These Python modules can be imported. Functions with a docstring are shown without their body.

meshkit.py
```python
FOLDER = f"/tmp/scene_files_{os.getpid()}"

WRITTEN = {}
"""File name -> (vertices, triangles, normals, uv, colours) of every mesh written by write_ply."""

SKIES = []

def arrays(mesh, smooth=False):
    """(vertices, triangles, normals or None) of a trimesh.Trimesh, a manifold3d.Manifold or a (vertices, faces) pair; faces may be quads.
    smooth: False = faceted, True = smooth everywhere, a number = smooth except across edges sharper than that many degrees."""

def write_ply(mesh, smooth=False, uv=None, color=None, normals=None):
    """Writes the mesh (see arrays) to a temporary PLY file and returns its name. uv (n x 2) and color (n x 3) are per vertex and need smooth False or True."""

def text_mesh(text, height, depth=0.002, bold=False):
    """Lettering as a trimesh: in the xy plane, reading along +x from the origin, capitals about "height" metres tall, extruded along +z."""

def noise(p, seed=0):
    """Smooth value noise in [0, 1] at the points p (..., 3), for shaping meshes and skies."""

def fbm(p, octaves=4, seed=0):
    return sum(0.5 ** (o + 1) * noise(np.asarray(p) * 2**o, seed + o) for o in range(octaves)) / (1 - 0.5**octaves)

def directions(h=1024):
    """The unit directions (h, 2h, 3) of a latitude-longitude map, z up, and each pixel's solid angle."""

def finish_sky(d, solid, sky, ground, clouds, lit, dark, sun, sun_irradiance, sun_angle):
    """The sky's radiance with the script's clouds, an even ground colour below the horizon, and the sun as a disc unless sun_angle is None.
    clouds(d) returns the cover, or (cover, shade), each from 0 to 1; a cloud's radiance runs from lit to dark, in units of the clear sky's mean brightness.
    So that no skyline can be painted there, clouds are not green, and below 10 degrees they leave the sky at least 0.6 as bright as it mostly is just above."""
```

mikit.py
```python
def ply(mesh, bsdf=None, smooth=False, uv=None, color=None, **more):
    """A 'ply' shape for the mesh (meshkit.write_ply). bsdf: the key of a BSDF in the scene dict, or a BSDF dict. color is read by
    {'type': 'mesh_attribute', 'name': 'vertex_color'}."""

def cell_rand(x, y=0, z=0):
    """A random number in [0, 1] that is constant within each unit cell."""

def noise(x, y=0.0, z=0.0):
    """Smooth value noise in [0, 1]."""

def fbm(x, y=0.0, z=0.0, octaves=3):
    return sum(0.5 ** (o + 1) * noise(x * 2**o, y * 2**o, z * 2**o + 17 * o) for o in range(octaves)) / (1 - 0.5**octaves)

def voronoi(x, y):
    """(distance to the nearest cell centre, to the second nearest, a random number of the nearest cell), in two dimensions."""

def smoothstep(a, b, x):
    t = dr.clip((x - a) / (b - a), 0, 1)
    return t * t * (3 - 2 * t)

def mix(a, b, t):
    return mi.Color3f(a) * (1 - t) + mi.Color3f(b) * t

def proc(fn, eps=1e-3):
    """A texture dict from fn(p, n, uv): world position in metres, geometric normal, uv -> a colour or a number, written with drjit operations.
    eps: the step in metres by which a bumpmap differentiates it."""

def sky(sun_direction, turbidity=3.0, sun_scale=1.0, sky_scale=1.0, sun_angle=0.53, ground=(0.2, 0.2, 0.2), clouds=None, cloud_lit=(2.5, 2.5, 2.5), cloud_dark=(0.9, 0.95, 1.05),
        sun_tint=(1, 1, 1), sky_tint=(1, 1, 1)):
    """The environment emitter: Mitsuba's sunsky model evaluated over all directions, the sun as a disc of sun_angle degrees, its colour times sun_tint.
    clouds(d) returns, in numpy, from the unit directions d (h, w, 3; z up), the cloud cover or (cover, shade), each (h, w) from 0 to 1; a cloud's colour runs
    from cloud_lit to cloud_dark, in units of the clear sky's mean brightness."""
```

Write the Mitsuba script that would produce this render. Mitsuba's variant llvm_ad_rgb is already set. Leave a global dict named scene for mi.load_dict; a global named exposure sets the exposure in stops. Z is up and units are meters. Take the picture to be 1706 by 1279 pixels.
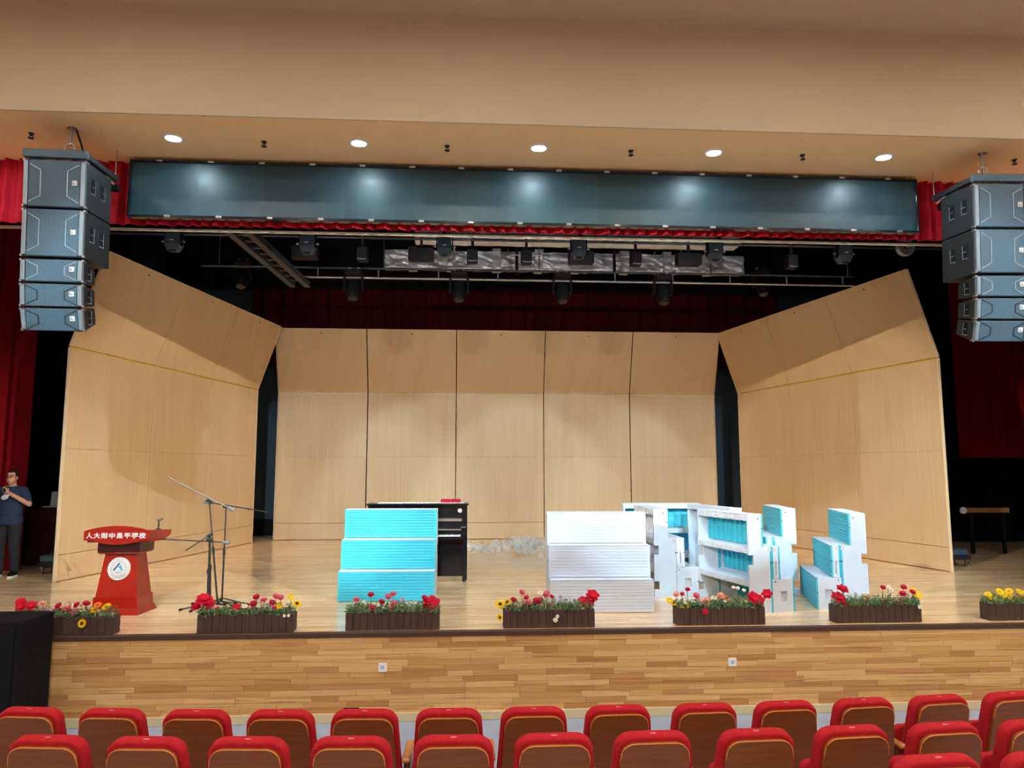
import math, random
import numpy as np, trimesh, manifold3d as m3
import drjit as dr
import mitsuba as mi
import mikit, meshkit
from mikit import proc, noise, fbm, mix, smoothstep, cell_rand
from shapely.geometry import Polygon, LineString
T = mi.ScalarTransform4f
scene, labels = {}, {}

# ------------------------------------------------------------------ camera, lights, exposure
ZS, ZF = 1.0, 0.10                     # stage floor, floor in front of the stage
PITCH, YAW = math.radians(6.62), math.radians(3.6)
FW = [math.sin(YAW)*math.cos(PITCH), math.cos(YAW)*math.cos(PITCH), math.sin(PITCH)]
scene['camera'] = {'type': 'perspective', 'fov': math.degrees(2*math.atan(853/1245)), 'fov_axis': 'x', 'near_clip': 0.05, 'far_clip': 200.0,
                   'to_world': T().look_at(origin=[0, 0, 2.7], target=[FW[0], FW[1], 2.7+FW[2]], up=[0, 0, 1])}
exposure = 1.5
COOL = (0.64, 0.87, 1.0)
WARM = (1.0, 0.88, 0.70)
NEUTRAL = (1.0, 0.98, 0.95)
L_SOFFIT = 78.0                        # radiance of the downlights in the soffit
L_HALL = 248.0                         # radiance of unseen hall ceiling downlights, lighting seats and stage front
I_FILL = 4.2                          # added fill spots at the profile lights, brightening the upper back panels
I_FOH = 120.0                          # intensity of the unseen front-of-house spotlights
HALL_X, HALL_Y = [-6.6, -3.3, 0.0, 3.3, 6.6, 9.0], [5.2, 2.0, -1.6, -5.2]
FOH = [((-2.6, 0.0, 6.6), (-3.5, 14.0, 1.9), 14.5, 0.85, 'COOL'), ((-0.6, 0.0, 6.6), (-0.1, 14.0, 2.15), 12.8, 0.66, 'COOL'), ((2.8, 0.0, 6.6), (2.7, 14.0, 2.15), 12.8, 0.64, 'COOL'), ((4.8, 0.0, 6.6), (5.8, 14.0, 1.9), 14.5, 0.75, 'COOL'),  # cool spots out of view, lighting the risers, floor and back panels
       ((-6.4, -1.0, 6.7), (7.6, 15.0, 2.5), 9.8, 1.5, 'WARM'), ((8.4, -1.0, 6.7), (-5.6, 15.0, 2.5), 9.8, 1.5, 'WARM')]  # warm pair out of view, placed to light the side wings
SOFFIT_X = [-5.48, -3.37, -1.26, 0.85, 2.96, 5.07, 7.18]

# ------------------------------------------------------------------ helpers
def cat(ms):
    ms = [m for m in ms if m is not None]
    v, f, n = [], [], 0
    for m in ms:
        v.append(np.asarray(m.vertices)); f.append(np.asarray(m.faces)+n); n += len(m.vertices)
    return trimesh.Trimesh(np.vstack(v), np.vstack(f), process=False)
def box(x0, x1, y0, y1, z0, z1):
    m = trimesh.creation.box(extents=[x1-x0, y1-y0, z1-z0]); m.apply_translation([(x0+x1)/2, (y0+y1)/2, (z0+z1)/2]); return m
def hull(pts):
    return trimesh.convex.convex_hull(np.asarray(pts, float))
def cbox(x0, x1, y0, y1, z0, z1, r=0.005):
    """a box with chamfered edges"""
    p = []
    for a in (0, 1):
        for b in (0, 1):
            for c in (0, 1):
                X, Y, Z = (x0, x1)[a], (y0, y1)[b], (z0, z1)[c]
                sx, sy, sz = (1, -1)[a]*r, (1, -1)[b]*r, (1, -1)[c]*r
                p += [(X, Y+sy, Z+sz), (X+sx, Y, Z+sz), (X+sx, Y+sy, Z)]
    return hull(p)
def tube(pts, r, sides=8):
    p = np.asarray(pts, float); rr = np.broadcast_to(np.asarray(r, float), (len(p),))
    t = np.gradient(p, axis=0); t /= np.linalg.norm(t, axis=1, keepdims=True)+1e-12
    a = np.cross(t, np.where(np.abs(t[:, 2:]) < 0.9, [0, 0, 1.0], [1.0, 0, 0])); a /= np.linalg.norm(a, axis=1, keepdims=True)+1e-12
    b = np.cross(t, a); g = np.arange(sides)*2*np.pi/sides
    v = p[:, None]+rr[:, None, None]*(np.cos(g)[None, :, None]*a[:, None]+np.sin(g)[None, :, None]*b[:, None])
    V = v.reshape(-1, 3); F = []
    for i in range(len(p)-1):
        for j in range(sides):
            k = (j+1) % sides; A, B, C, D = i*sides+j, i*sides+k, (i+1)*sides+k, (i+1)*sides+j
            F += [(A, C, B), (A, D, C)]
    n = len(V); V = np.vstack([V, p[:1], p[-1:]])
    for j in range(sides):
        k = (j+1) % sides; F += [(n, j, k), (n+1, (len(p)-1)*sides+k, (len(p)-1)*sides+j)]
    m = trimesh.Trimesh(V, F, process=False)
    if m.volume < 0: m.invert()
    return m
def lathe(prof, n=20):
    return trimesh.creation.revolve(np.asarray(prof, float), sections=n)
def prism(poly, h):
    """polygon in xy extruded along +z"""
    return trimesh.creation.extrude_polygon(poly if hasattr(poly, 'exterior') else Polygon(poly), h, engine='earcut')
def prism_x(poly, x0, x1):
    """polygon in (y, z) extruded along x"""
    m = prism(poly, x1-x0); v = np.asarray(m.vertices); m.vertices = np.c_[v[:, 2]+x0, v[:, 0], v[:, 1]]; return m
def prism_y(poly, y0, y1):
    """polygon in (x, z) extruded along y"""
    m = prism(poly, y1-y0); v = np.asarray(m.vertices); m.vertices = np.c_[v[:, 0], v[:, 2]+y0, v[:, 1]]; m.invert(); return m
def rot(m, ang, axis=(0, 0, 1), at=(0, 0, 0)):
    m = m.copy(); m.apply_transform(trimesh.transformations.rotation_matrix(ang, axis, at)); return m
def mv(m, d):
    m = m.copy(); m.apply_translation(d); return m
def man(m):
    return m3.Manifold(m3.Mesh(np.asarray(m.vertices, np.float32), np.asarray(m.faces, np.uint32)))
def unman(M):
    k = M.to_mesh(); return trimesh.Trimesh(k.vert_properties[:, :3], k.tri_verts, process=False)
def place(x=0, y=0, z=0, rz=0, s=1, rx=0, ry=0):
    t = T().translate([x, y, z]).rotate([0, 0, 1], math.degrees(rz))
    if rx: t = t.rotate([1, 0, 0], math.degrees(rx))
    if ry: t = t.rotate([0, 1, 0], math.degrees(ry))
    return t.scale([s, s, s]) if s != 1 else t
used = set()
def numbered(k):
    if k not in used: used.add(k); return k
    i = 1
    while f'{k}_{i:03d}' in used: i += 1
    k = f'{k}_{i:03d}'; used.add(k); return k
def P(mesh, bsdf, smooth=False, **kw):
    return mikit.ply(mesh, bsdf, smooth=smooth, **kw)
def part(parent, name, d, M=None, label=None, kind=None):
    key = numbered(parent+'__'+name)
    scene[key] = {**d, 'to_world': M} if M is not None else d
    l = {}
    if label: l['label'] = label
    if kind: l['kind'] = kind
    if l: labels[key] = l
    return key
def thing(name, label, category, group=None):
    k = numbered(name); labels[k] = {'label': label, 'category': category}
    if group: labels[k]['group'] = group
    return k
def single(name, d, label, category, M=None, group=None, kind=None):
    k = thing(name, label, category, group); scene[k] = {**d, 'to_world': M} if M is not None else d
    if kind: labels[k]['kind'] = kind
    return k
def struct(name, d, label=None, M=None):
    k = numbered(name); scene[k] = {**d, 'to_world': M} if M is not None else d
    labels[k] = {'kind': 'structure'}
    if label: labels[k]['label'] = label
    return k

# ------------------------------------------------------------------ materials
def rgb(c): return {'type': 'rgb', 'value': list(c)}
def lin(r, g, b):
    f = lambda u: u/12.92 if u <= 0.04045 else ((u+0.055)/1.055)**2.4
    return tuple(f(u/255) for u in (r, g, b))
def mat(name, base, rough=0.6, metallic=0.0, spec=0.5, **kw):
    scene[name] = {'type': 'twosided', 'bsdf': {'type': 'principled', 'base_color': base if isinstance(base, dict) else rgb(base), 'roughness': rough, 'metallic': metallic, 'specular': spec, **kw}}
def grain_v(a, b, s=1.0):
    """fine upright wood grain"""
    def fn(p, n, uv):
        u = p.x*0.83+p.y*0.57
        g = fbm(u*70*s, p.z*1.3, p.y*3, 3)*0.65+noise(u*9, p.z*0.5)*0.35
        return mix(a, b, g)
    return proc(fn)
def grain_h(a, b, c, seed):
    """a strip of wood with the grain along x and a few darker streaks"""
    def fn(p, n, uv):
        g = fbm(p.x*2.2+seed*7, p.z*70, seed*3.1, 3)
        k = smoothstep(0.60, 0.8, fbm(p.x*1.6+seed*13, p.z*85, 5.0, 2))
        return mix(a, b, g)*(1-k*0.4)+mi.Color3f(c)*k*0.4
    return proc(fn)
def floor_fn(p, n, uv):
    row = dr.floor(p.y/0.075); off = cell_rand(row, 3)*1.7
    t = cell_rand(row, dr.floor((p.x+off)/1.1))
    g = fbm(p.x*2.0+row*3.1, p.y*60, 0, 3)
    seam = smoothstep(0.90, 0.985, p.y/0.075-row)*0.35
    st = smoothstep(0.55, 0.75, fbm(p.x*1.6+row*5.7, p.y*40, 2.0, 2))*0.28
    c = mix(lin(206, 162, 110), lin(250, 222, 180), t*0.6+g*0.4)*(1-st)
    return c*(1-seam)
def hall_floor_fn(p, n, uv):
    return mix(lin(138, 150, 168), lin(154, 166, 186), fbm(p.x*5, p.y*5, 0, 3))
def fabric(a, b, s=40):
    def fn(p, n, uv): return mix(a, b, fbm(p.x*s, p.y*s, p.z*s, 3))
    return proc(fn)
def screen_fn(p, n, uv):
    mod = cell_rand(dr.floor((p.x+4.05)/0.32), dr.floor((p.z)/0.165))
    line = smoothstep(0.4, 0.6, noise(p.x*7, p.z*0.2))
    return mix((0.010, 0.040, 0.050), (0.016, 0.052, 0.063), mod*0.5+line*0.5)
def foil_fn(p, n, uv): return mix((0.40, 0.43, 0.46), (0.74, 0.77, 0.80), fbm(p.x*9, p.y*9, p.z*16, 3))
def slat_fn(p, n, uv): return mix(lin(52, 34, 28), lin(92, 66, 54), fbm(p.x*75, p.y*40, p.z*3.0, 3))
def shellwood_seat(p, n, uv): return mix(lin(110, 54, 10), lin(136, 70, 14), fbm(p.x*6, p.y*6, p.z*60, 3))
mat('m_shell', grain_v(lin(212, 178, 134), lin(230, 200, 158)), 0.5, spec=0.3)
mat('m_edge', lin(236, 212, 172), 0.5)
mat('m_yellow', lin(222, 176, 30), 0.4)
mat('m_floor', proc(floor_fn), 0.17, spec=0.65)
for i, (a, b) in enumerate([((176, 128, 72), (200, 156, 98)), ((188, 142, 84), (210, 168, 112)), ((160, 110, 60), (186, 138, 82)), ((196, 150, 92), (216, 176, 120)), ((170, 116, 68), (192, 142, 92)), ((182, 136, 76), (206, 160, 100))]):
    mat(f'm_plank_{i}', grain_h(lin(*[min(255, v*1.07) for v in a]), lin(*[min(255, v*1.07) for v in b]), lin(132, 84, 40), i+1), 0.5, spec=0.3)
mat('m_plank_back', lin(90, 58, 32), 0.8)
mat('m_nosing', lin(74, 50, 38), 0.5)
mat('m_cream', lin(206, 190, 150), 0.6)
mat('m_hallfloor', proc(hall_floor_fn), 0.45)
mat('m_bulkhead', lin(192, 168, 136), 0.85, spec=0.2)
mat('m_soffit', lin(252, 208, 150), 0.8, spec=0.2)
mat('m_hallwall', lin(212, 178, 138), 0.8, spec=0.2)
mat('m_black', (0.006, 0.006, 0.007), 0.8, spec=0.2)
mat('m_blackcloth', (0.007, 0.007, 0.008), 0.95, spec=0.05)
mat('m_blackgloss', (0.008, 0.010, 0.014), 0.12)
mat('m_slate', lin(58, 74, 84), 0.7)
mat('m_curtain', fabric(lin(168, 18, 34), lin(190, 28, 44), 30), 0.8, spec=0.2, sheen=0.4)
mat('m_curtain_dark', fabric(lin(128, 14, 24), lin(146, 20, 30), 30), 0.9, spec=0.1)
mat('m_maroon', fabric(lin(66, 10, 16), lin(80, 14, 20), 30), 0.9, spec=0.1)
mat('m_screen', proc(screen_fn), 0.38, spec=0.5)
mat('m_chrome', (0.75, 0.75, 0.76), 0.22, 1.0)
mat('m_steel', (0.45, 0.46, 0.47), 0.35, 1.0)
mat('m_foil', proc(foil_fn), 0.30, 0.45)
mat('m_spk', (0.014, 0.017, 0.019), 0.55)
mat('m_grille', proc(lambda p, n, uv: mix((0.028, 0.062, 0.085), (0.080, 0.14, 0.18), smoothstep(0.3, 0.7, dr.sin(p.x*420)*0.5+0.5))), 0.5)
mat('m_rail', (0.30, 0.36, 0.40), 0.35, 0.6)
mat('m_trimdark', (0.015, 0.02, 0.025), 0.5)
mat('m_white', (0.64, 0.73, 0.84), 0.45)
mat('m_whiteline', (0.55, 0.58, 0.62), 0.5)
mat('m_blue', lin(66, 190, 214), 0.45)
mat('m_seatred', fabric(lin(158, 20, 28), lin(182, 32, 38), 60), 0.85, spec=0.2, sheen=0.5)
mat('m_seatwood', proc(shellwood_seat), 0.4)
mat('m_seatedge', lin(206, 120, 54), 0.4)
mat('m_arm', lin(190, 122, 62), 0.4)
mat('m_lectern', fabric(lin(152, 24, 16), lin(172, 33, 20), 8), 0.18, spec=0.5)
mat('m_lectern_dark', lin(58, 17, 20), 0.2)
mat('m_slat', proc(slat_fn), 0.7)
mat('m_soil', lin(40, 30, 24), 0.9)
mat('m_paper', (0.82, 0.82, 0.80), 0.6)
mat('m_redcloth', lin(206, 24, 62), 0.8)
mat('m_brown', lin(62, 30, 24), 0.4)
mat('m_grey', lin(120, 130, 134), 0.5)
mat('m_led', (0.9, 0.9, 0.9), 0.5)
mat('m_skin', fabric(lin(206, 152, 128), lin(216, 166, 142), 25), 0.55)
mat('m_shirt', fabric(lin(46, 62, 92), lin(56, 74, 106), 40), 0.9, spec=0.1)
mat('m_jeans', fabric(lin(40, 43, 50), lin(56, 60, 68), 60), 0.9, spec=0.1)
mat('m_hair', lin(26, 20, 20), 0.6)
mat('m_navy', lin(22, 58, 108), 0.5)
mat('m_teal', lin(24, 176, 196), 0.5)
mat('m_pen', lin(120, 140, 150), 0.6)
for nm, c in dict(red=(206, 22, 50), pink=(226, 110, 130), rose=(204, 44, 74), peach=(240, 176, 150), cream=(238, 224, 206), yellow=(246, 204, 20), lilac=(176, 150, 190), orange=(232, 120, 50)).items():
    mat('m_fl_'+nm, lin(*c), 0.7, spec=0.2)
mat('m_fl_eye', lin(70, 34, 16), 0.8)
mat('m_leaf', fabric(lin(52, 92, 60), lin(112, 150, 98), 30), 0.7)
mat('m_grass', fabric(lin(110, 140, 90), lin(176, 190, 140), 30), 0.7)
mat('m_wood_batten', lin(150, 112, 64), 0.6)
scene['m_plastic'] = {'type': 'thindielectric', 'int_ior': 1.5}
mat('m_film', (0.86, 0.9, 0.9), 0.12, spec=0.9)

# ------------------------------------------------------------------ the setting
fl = box(-11, 13, -9.5, 8.25, -0.1, ZF)
tiers = [box(-11, 13, -9.5, y, ZF, ZF+h) for y, h in [(5.25-0.86*i, 0.11*(i+1)) for i in range(4)]]
hf = struct('floor', P(cat([fl]+tiers), 'm_hallfloor'))
struct('stage_floor', P(cat([box(-13, 15.5, 8.25, 20.5, 0.9, ZS)]), 'm_floor'), 'glossy light wood stage floor laid in narrow strips')
wf = struct('wall_front', P(box(-11, 13, 8.25, 8.4, 0.0, 0.955), 'm_plank_back'), 'stage front clad in short oak strips')
rng = random.Random(4)
rows, z0, z1 = 13, 0.19, 0.952
hrow = (z1-z0)/rows
planks = {}
for r in range(rows):
    x = -4.95-rng.random()*0.4
    while x < 6.5:
        L = rng.choice([0.28, 0.36, 0.44, 0.52, 0.58, 0.66, 0.78])
        x2 = x+L
        d = 8.25-0.012-rng.random()*0.003
        m = cbox(x+0.001, x2-0.001, d, 8.252, z0+r*hrow+0.0006, z0+(r+1)*hrow-0.0006, 0.001)
        part(wf, 'plank', P(m, f'm_plank_{rng.choice([0, 0, 1, 1, 2, 3, 3, 4, 5])}'))
        x = x2
struct('trim_1', P(cbox(-11, 13, 8.222, 8.30, 0.952, ZS+0.004, 0.006), 'm_nosing'), 'dark brown nosing along the stage edge')
struct('baseboard_front', P(cbox(-11, 13, 8.205, 8.25, ZF, 0.19, 0.004), 'm_cream'), 'cream baseboard below the oak strips')
struct('wall_left', P(box(-9.2, -9.0, -9.5, 9.3, 0, 8.2), 'm_hallwall'))  # side and rear hall walls are out of view and bounce light
struct('wall_right', P(box(10.9, 11.1, -9.5, 9.3, 0, 8.2), 'm_hallwall'))
struct('wall_rear', P(box(-9.2, 11.1, -9.7, -9.5, 0, 8.2), 'm_hallwall'))
struct('ceiling', P(box(-9.2, 11.1, -9.5, 8.0, 7.75, 7.95), 'm_bulkhead'))
struct('wall_bulkhead', P(box(-9.2, 11.1, 7.85, 7.87, 6.5, 7.8), 'm_bulkhead'), 'tan bulkhead above the stage front')
struct('ceiling_soffit', P(box(-9.2, 11.1, 7.87, 9.3, 6.5, 6.62), 'm_soffit'), 'orange tan soffit that holds the downlights')
struct('wall_proscenium', P(cat([box(-9.2, 11.1, 9.3, 9.45, 5.95, 6.55), box(-9.2, -8.2, 9.3, 9.5, 1, 6.5), box(9.9, 11.1, 9.3, 9.5, 1, 6.5)]), 'm_black'))
struct('trim_2', P(cat([tube([(-8, 9.32, 5.682), (9.8, 9.32, 5.682)], 0.011, 8)]), 'm_cream'), 'thin cream rail under the red valance')
struct('wall_stage', P(cat([box(-13.2, 15.7, 20.5, 20.7, 1, 9.6), box(-13.2, -13, 9.5, 20.6, 1, 9.6), box(15.5, 15.7, 9.5, 20.6, 1, 9.6)]), 'm_slate'), 'dark slate rear wall of the stage')
struct('baseboard_stage', P(cat([box(-13, 15.5, 20.42, 20.5, 1, 1.42)]), 'm_black'))
struct('ceiling_stage', P(box(-13.2, 15.7, 9.3, 20.7, 9.4, 9.6), 'm_black'))
mat('m_tag', lin(190, 110, 110), 0.5)
mat('m_lightgrey', lin(196, 206, 210), 0.5)
mat('m_fixture', (0.004, 0.004, 0.0045), 0.6, spec=0.15)

# ------------------------------------------------------------------ lamps
def downlight(x, y, z, r, L, color, label, group=None):
    t = thing('downlight', label, 'ceiling light', group)
    ring = lathe([(r, 0.004), (r+0.022, 0.004), (r+0.024, 0), (r+0.02, -0.006), (r, -0.010), (r, 0.004)], 28)
    part(t, 'trim_ring', P(ring, 'm_paper', 40), place(x, y, z))
    lens = trimesh.creation.cylinder(r*0.98, 0.006, sections=28)
    d = P(lens, 'm_led', 30); d['emitter'] = {'type': 'area', 'radiance': rgb([L*c for c in color])}
    part(t, 'lens', d, place(x, y, z-0.001))
ords = ['leftmost', 'second from the left', 'third from the left', 'fourth from the left', 'fifth from the left', 'sixth from the left', 'rightmost']
onames = ['left end, out past the loudspeakers', 'above the left end of the screen', 'left of the middle of the screen', 'above the middle of the screen', 'right of the middle of the screen', 'above the right end of the screen', 'right end, out past the loudspeakers']
for i, x in enumerate(SOFFIT_X):
    downlight(x, 8.43, 6.497, 0.088, L_SOFFIT, COOL, f'round white downlight glowing in the soffit, {onames[i]}')
for j, y in enumerate(HALL_Y):
    for x in HALL_X:
        downlight(x, y, 7.747, 0.10, L_HALL, NEUTRAL, 'unseen round downlight in the hall ceiling, lighting seats and stage front', 'unseen downlights in the hall ceiling')
def lookdir(o, t):
    o, t = np.array(o, float), np.array(t, float); return o, (t-o)/np.linalg.norm(t-o)
for i, (o, tg, cut, k, tint) in enumerate(FOH):
    o, d = lookdir(o, tg); yaw = math.atan2(d[0], d[1]); pit = math.asin(d[2])
    t = thing('unseen_spotlight', f'unseen hall spotlight aimed at the stage, {["first", "second", "third", "fourth"][i] + " in the row" if i < 4 else ["far left, placed to light the right wing", "far right, placed to light the left wing"][i-4]}', 'stage light')
    M = T().translate(o.tolist()).rotate([0, 0, 1], -math.degrees(yaw)).rotate([1, 0, 0], math.degrees(pit))
    can = rot(lathe([(0, -0.36), (0.07, -0.36), (0.10, -0.30), (0.11, -0.02), (0.12, -0.02), (0.12, 0), (0.105, 0), (0.10, -0.10), (0.0, -0.10)], 24), -math.pi/2, (1, 0, 0))
    part(t, 'housing', P(can, 'm_spk', 40), M)
    part(t, 'yoke', P(cat([box(-0.15, -0.13, -0.2, -0.16, 0, 0.26), box(0.13, 0.15, -0.2, -0.16, 0, 0.26), box(-0.15, 0.15, -0.2, -0.16, 0.24, 0.26), box(-0.02, 0.02, -0.2, -0.16, 0.26, 0.90)]), 'm_black'), M)
    scene[f'unseen_spot_emitter_{i}'] = {'type': 'spot', 'to_world': T().look_at(origin=(o+d*0.02).tolist(), target=tg, up=[0, 0, 1]), 'cutoff_angle': cut, 'beam_width': cut*(0.9 if i in (1, 2) else 0.78),
                                  'intensity': rgb([I_FOH*k*c for c in (COOL if tint == 'COOL' else WARM)])}

# sprinklers in the soffit
spr = cat([lathe([(0, 0), (0.03, 0), (0.032, -0.004), (0.012, -0.008), (0.012, -0.03), (0, -0.03)], 14), box(-0.02, -0.015, -0.004, 0.004, -0.055, -0.02), box(0.015, 0.02, -0.004, 0.004, -0.055, -0.02), lathe([(0, -0.055), (0.03, -0.055), (0.03, -0.060), (0, -0.060)], 14)])
dspr = P(spr, 'm_spk')
for (x, y, z), lab in zip([(-4.934, 8.417, 6.500), (-2.356, 8.473, 6.500), (-0.233, 8.453, 6.500), (1.955, 8.449, 6.500), (4.058, 8.436, 6.500), (6.723, 8.410, 6.500)],
                     ['left of the left loudspeaker stack', 'between the two leftmost lamps over the screen', 'left of the middle downlight', 'right of the middle downlight', 'left of the rightmost lamp over the screen', 'above the right loudspeaker stack']):
    single('sprinkler', dspr, f'small dark sprinkler head in the soffit, {lab}', 'sprinkler', place(x, y, 6.5))

# ------------------------------------------------------------------ curtains
def curtain(x0, x1, y, z0, z1, pleat=0.16, depth=0.05, seed=0, flare=0.0, nz=8, wavy=0.0, thick=0.012):
    r = np.random.default_rng(seed); n = int((x1-x0)/pleat*10); u = np.linspace(x0, x1, n)
    ph = np.cumsum(2*np.pi/(n/((x1-x0)/pleat))*(1+0.35*np.interp(np.arange(n), np.arange(0, n, 6), r.normal(size=len(np.arange(0, n, 6))))))
    w = np.sin(ph)+0.35*np.sin(2.3*ph+1)
    zs = np.linspace(z0, z1, nz); V = []
    for s in (0, thick):
        for z in zs:
            k = (1+flare*(1-(z-z0)/(z1-z0))); zz = np.full(n, z)
            if z == zs[0] and wavy: zz = z+wavy*w
            V.append(np.c_[u, y+depth*w*k+s, zz])
    V = np.vstack(V); F = []
    g = np.arange(n*nz).reshape(nz, n); h = g+n*nz
    q = lambda a, b, c, d: np.vstack([np.c_[a.ravel(), b.ravel(), c.ravel()], np.c_[a.ravel(), c.ravel(), d.ravel()]])
    F = [q(g[:-1, :-1], g[:-1, 1:], g[1:, 1:], g[1:, :-1]), q(h[:-1, :-1], h[1:, :-1], h[1:, 1:], h[:-1, 1:]),
         q(g[0, :-1], h[0, :-1], h[0, 1:], g[0, 1:]), q(g[-1, :-1], g[-1, 1:], h[-1, 1:], h[-1, :-1]),
         q(g[:-1, 0], g[1:, 0], h[1:, 0], h[:-1, 0]), q(g[:-1, -1], h[:-1, -1], h[1:, -1], g[1:, -1])]
    return trimesh.Trimesh(V, np.vstack(F), process=False)
single('valance', P(curtain(-8.0, 9.8, 9.17, 5.702, 6.50, 0.17, 0.042, 3, 0.3, 6, 0.006), 'm_curtain', True), 'bright red pleated valance hanging behind the long dark screen', 'curtain')
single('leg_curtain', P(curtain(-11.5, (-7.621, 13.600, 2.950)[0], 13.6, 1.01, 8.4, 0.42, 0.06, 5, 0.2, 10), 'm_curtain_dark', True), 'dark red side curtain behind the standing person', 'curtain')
single('leg_curtain', P(curtain((11.683, 17.000, 3.320)[0], 15.3, 17.0, 3.0, 8.4, 0.42, 0.06, 6, 0.2, 10), 'm_curtain_dark', True), 'dark red side curtain at the right, cut short where it fades into shade', 'curtain')  # hem raised to where red fades; black drape below stands for shade
single('black_drape', P(curtain(-12, (-7.390, 14.600, 3.646)[0]+0.9, 15.2, 1.01, 8.6, 0.5, 0.06, 7, 0.2, 8), 'm_blackcloth', True), 'black drape between the red side curtain and the left wood panels', 'curtain')
single('black_drape', P(curtain(9.6, 15.2, 17.6, 1.01, 8.6, 0.5, 0.06, 8, 0.2, 8), 'm_blackcloth', True), 'black drape beyond the right wood panels', 'curtain')
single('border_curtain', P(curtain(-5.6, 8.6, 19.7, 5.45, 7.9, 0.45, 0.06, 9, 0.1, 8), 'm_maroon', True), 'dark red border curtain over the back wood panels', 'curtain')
single('black_border', P(curtain(-7.5, 10.5, 18.6, 7.25, 9.35, 0.5, 0.05, 10, 0.1, 8), 'm_blackcloth', True), 'black border cloth hanging above the dark red one', 'curtain')

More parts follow.
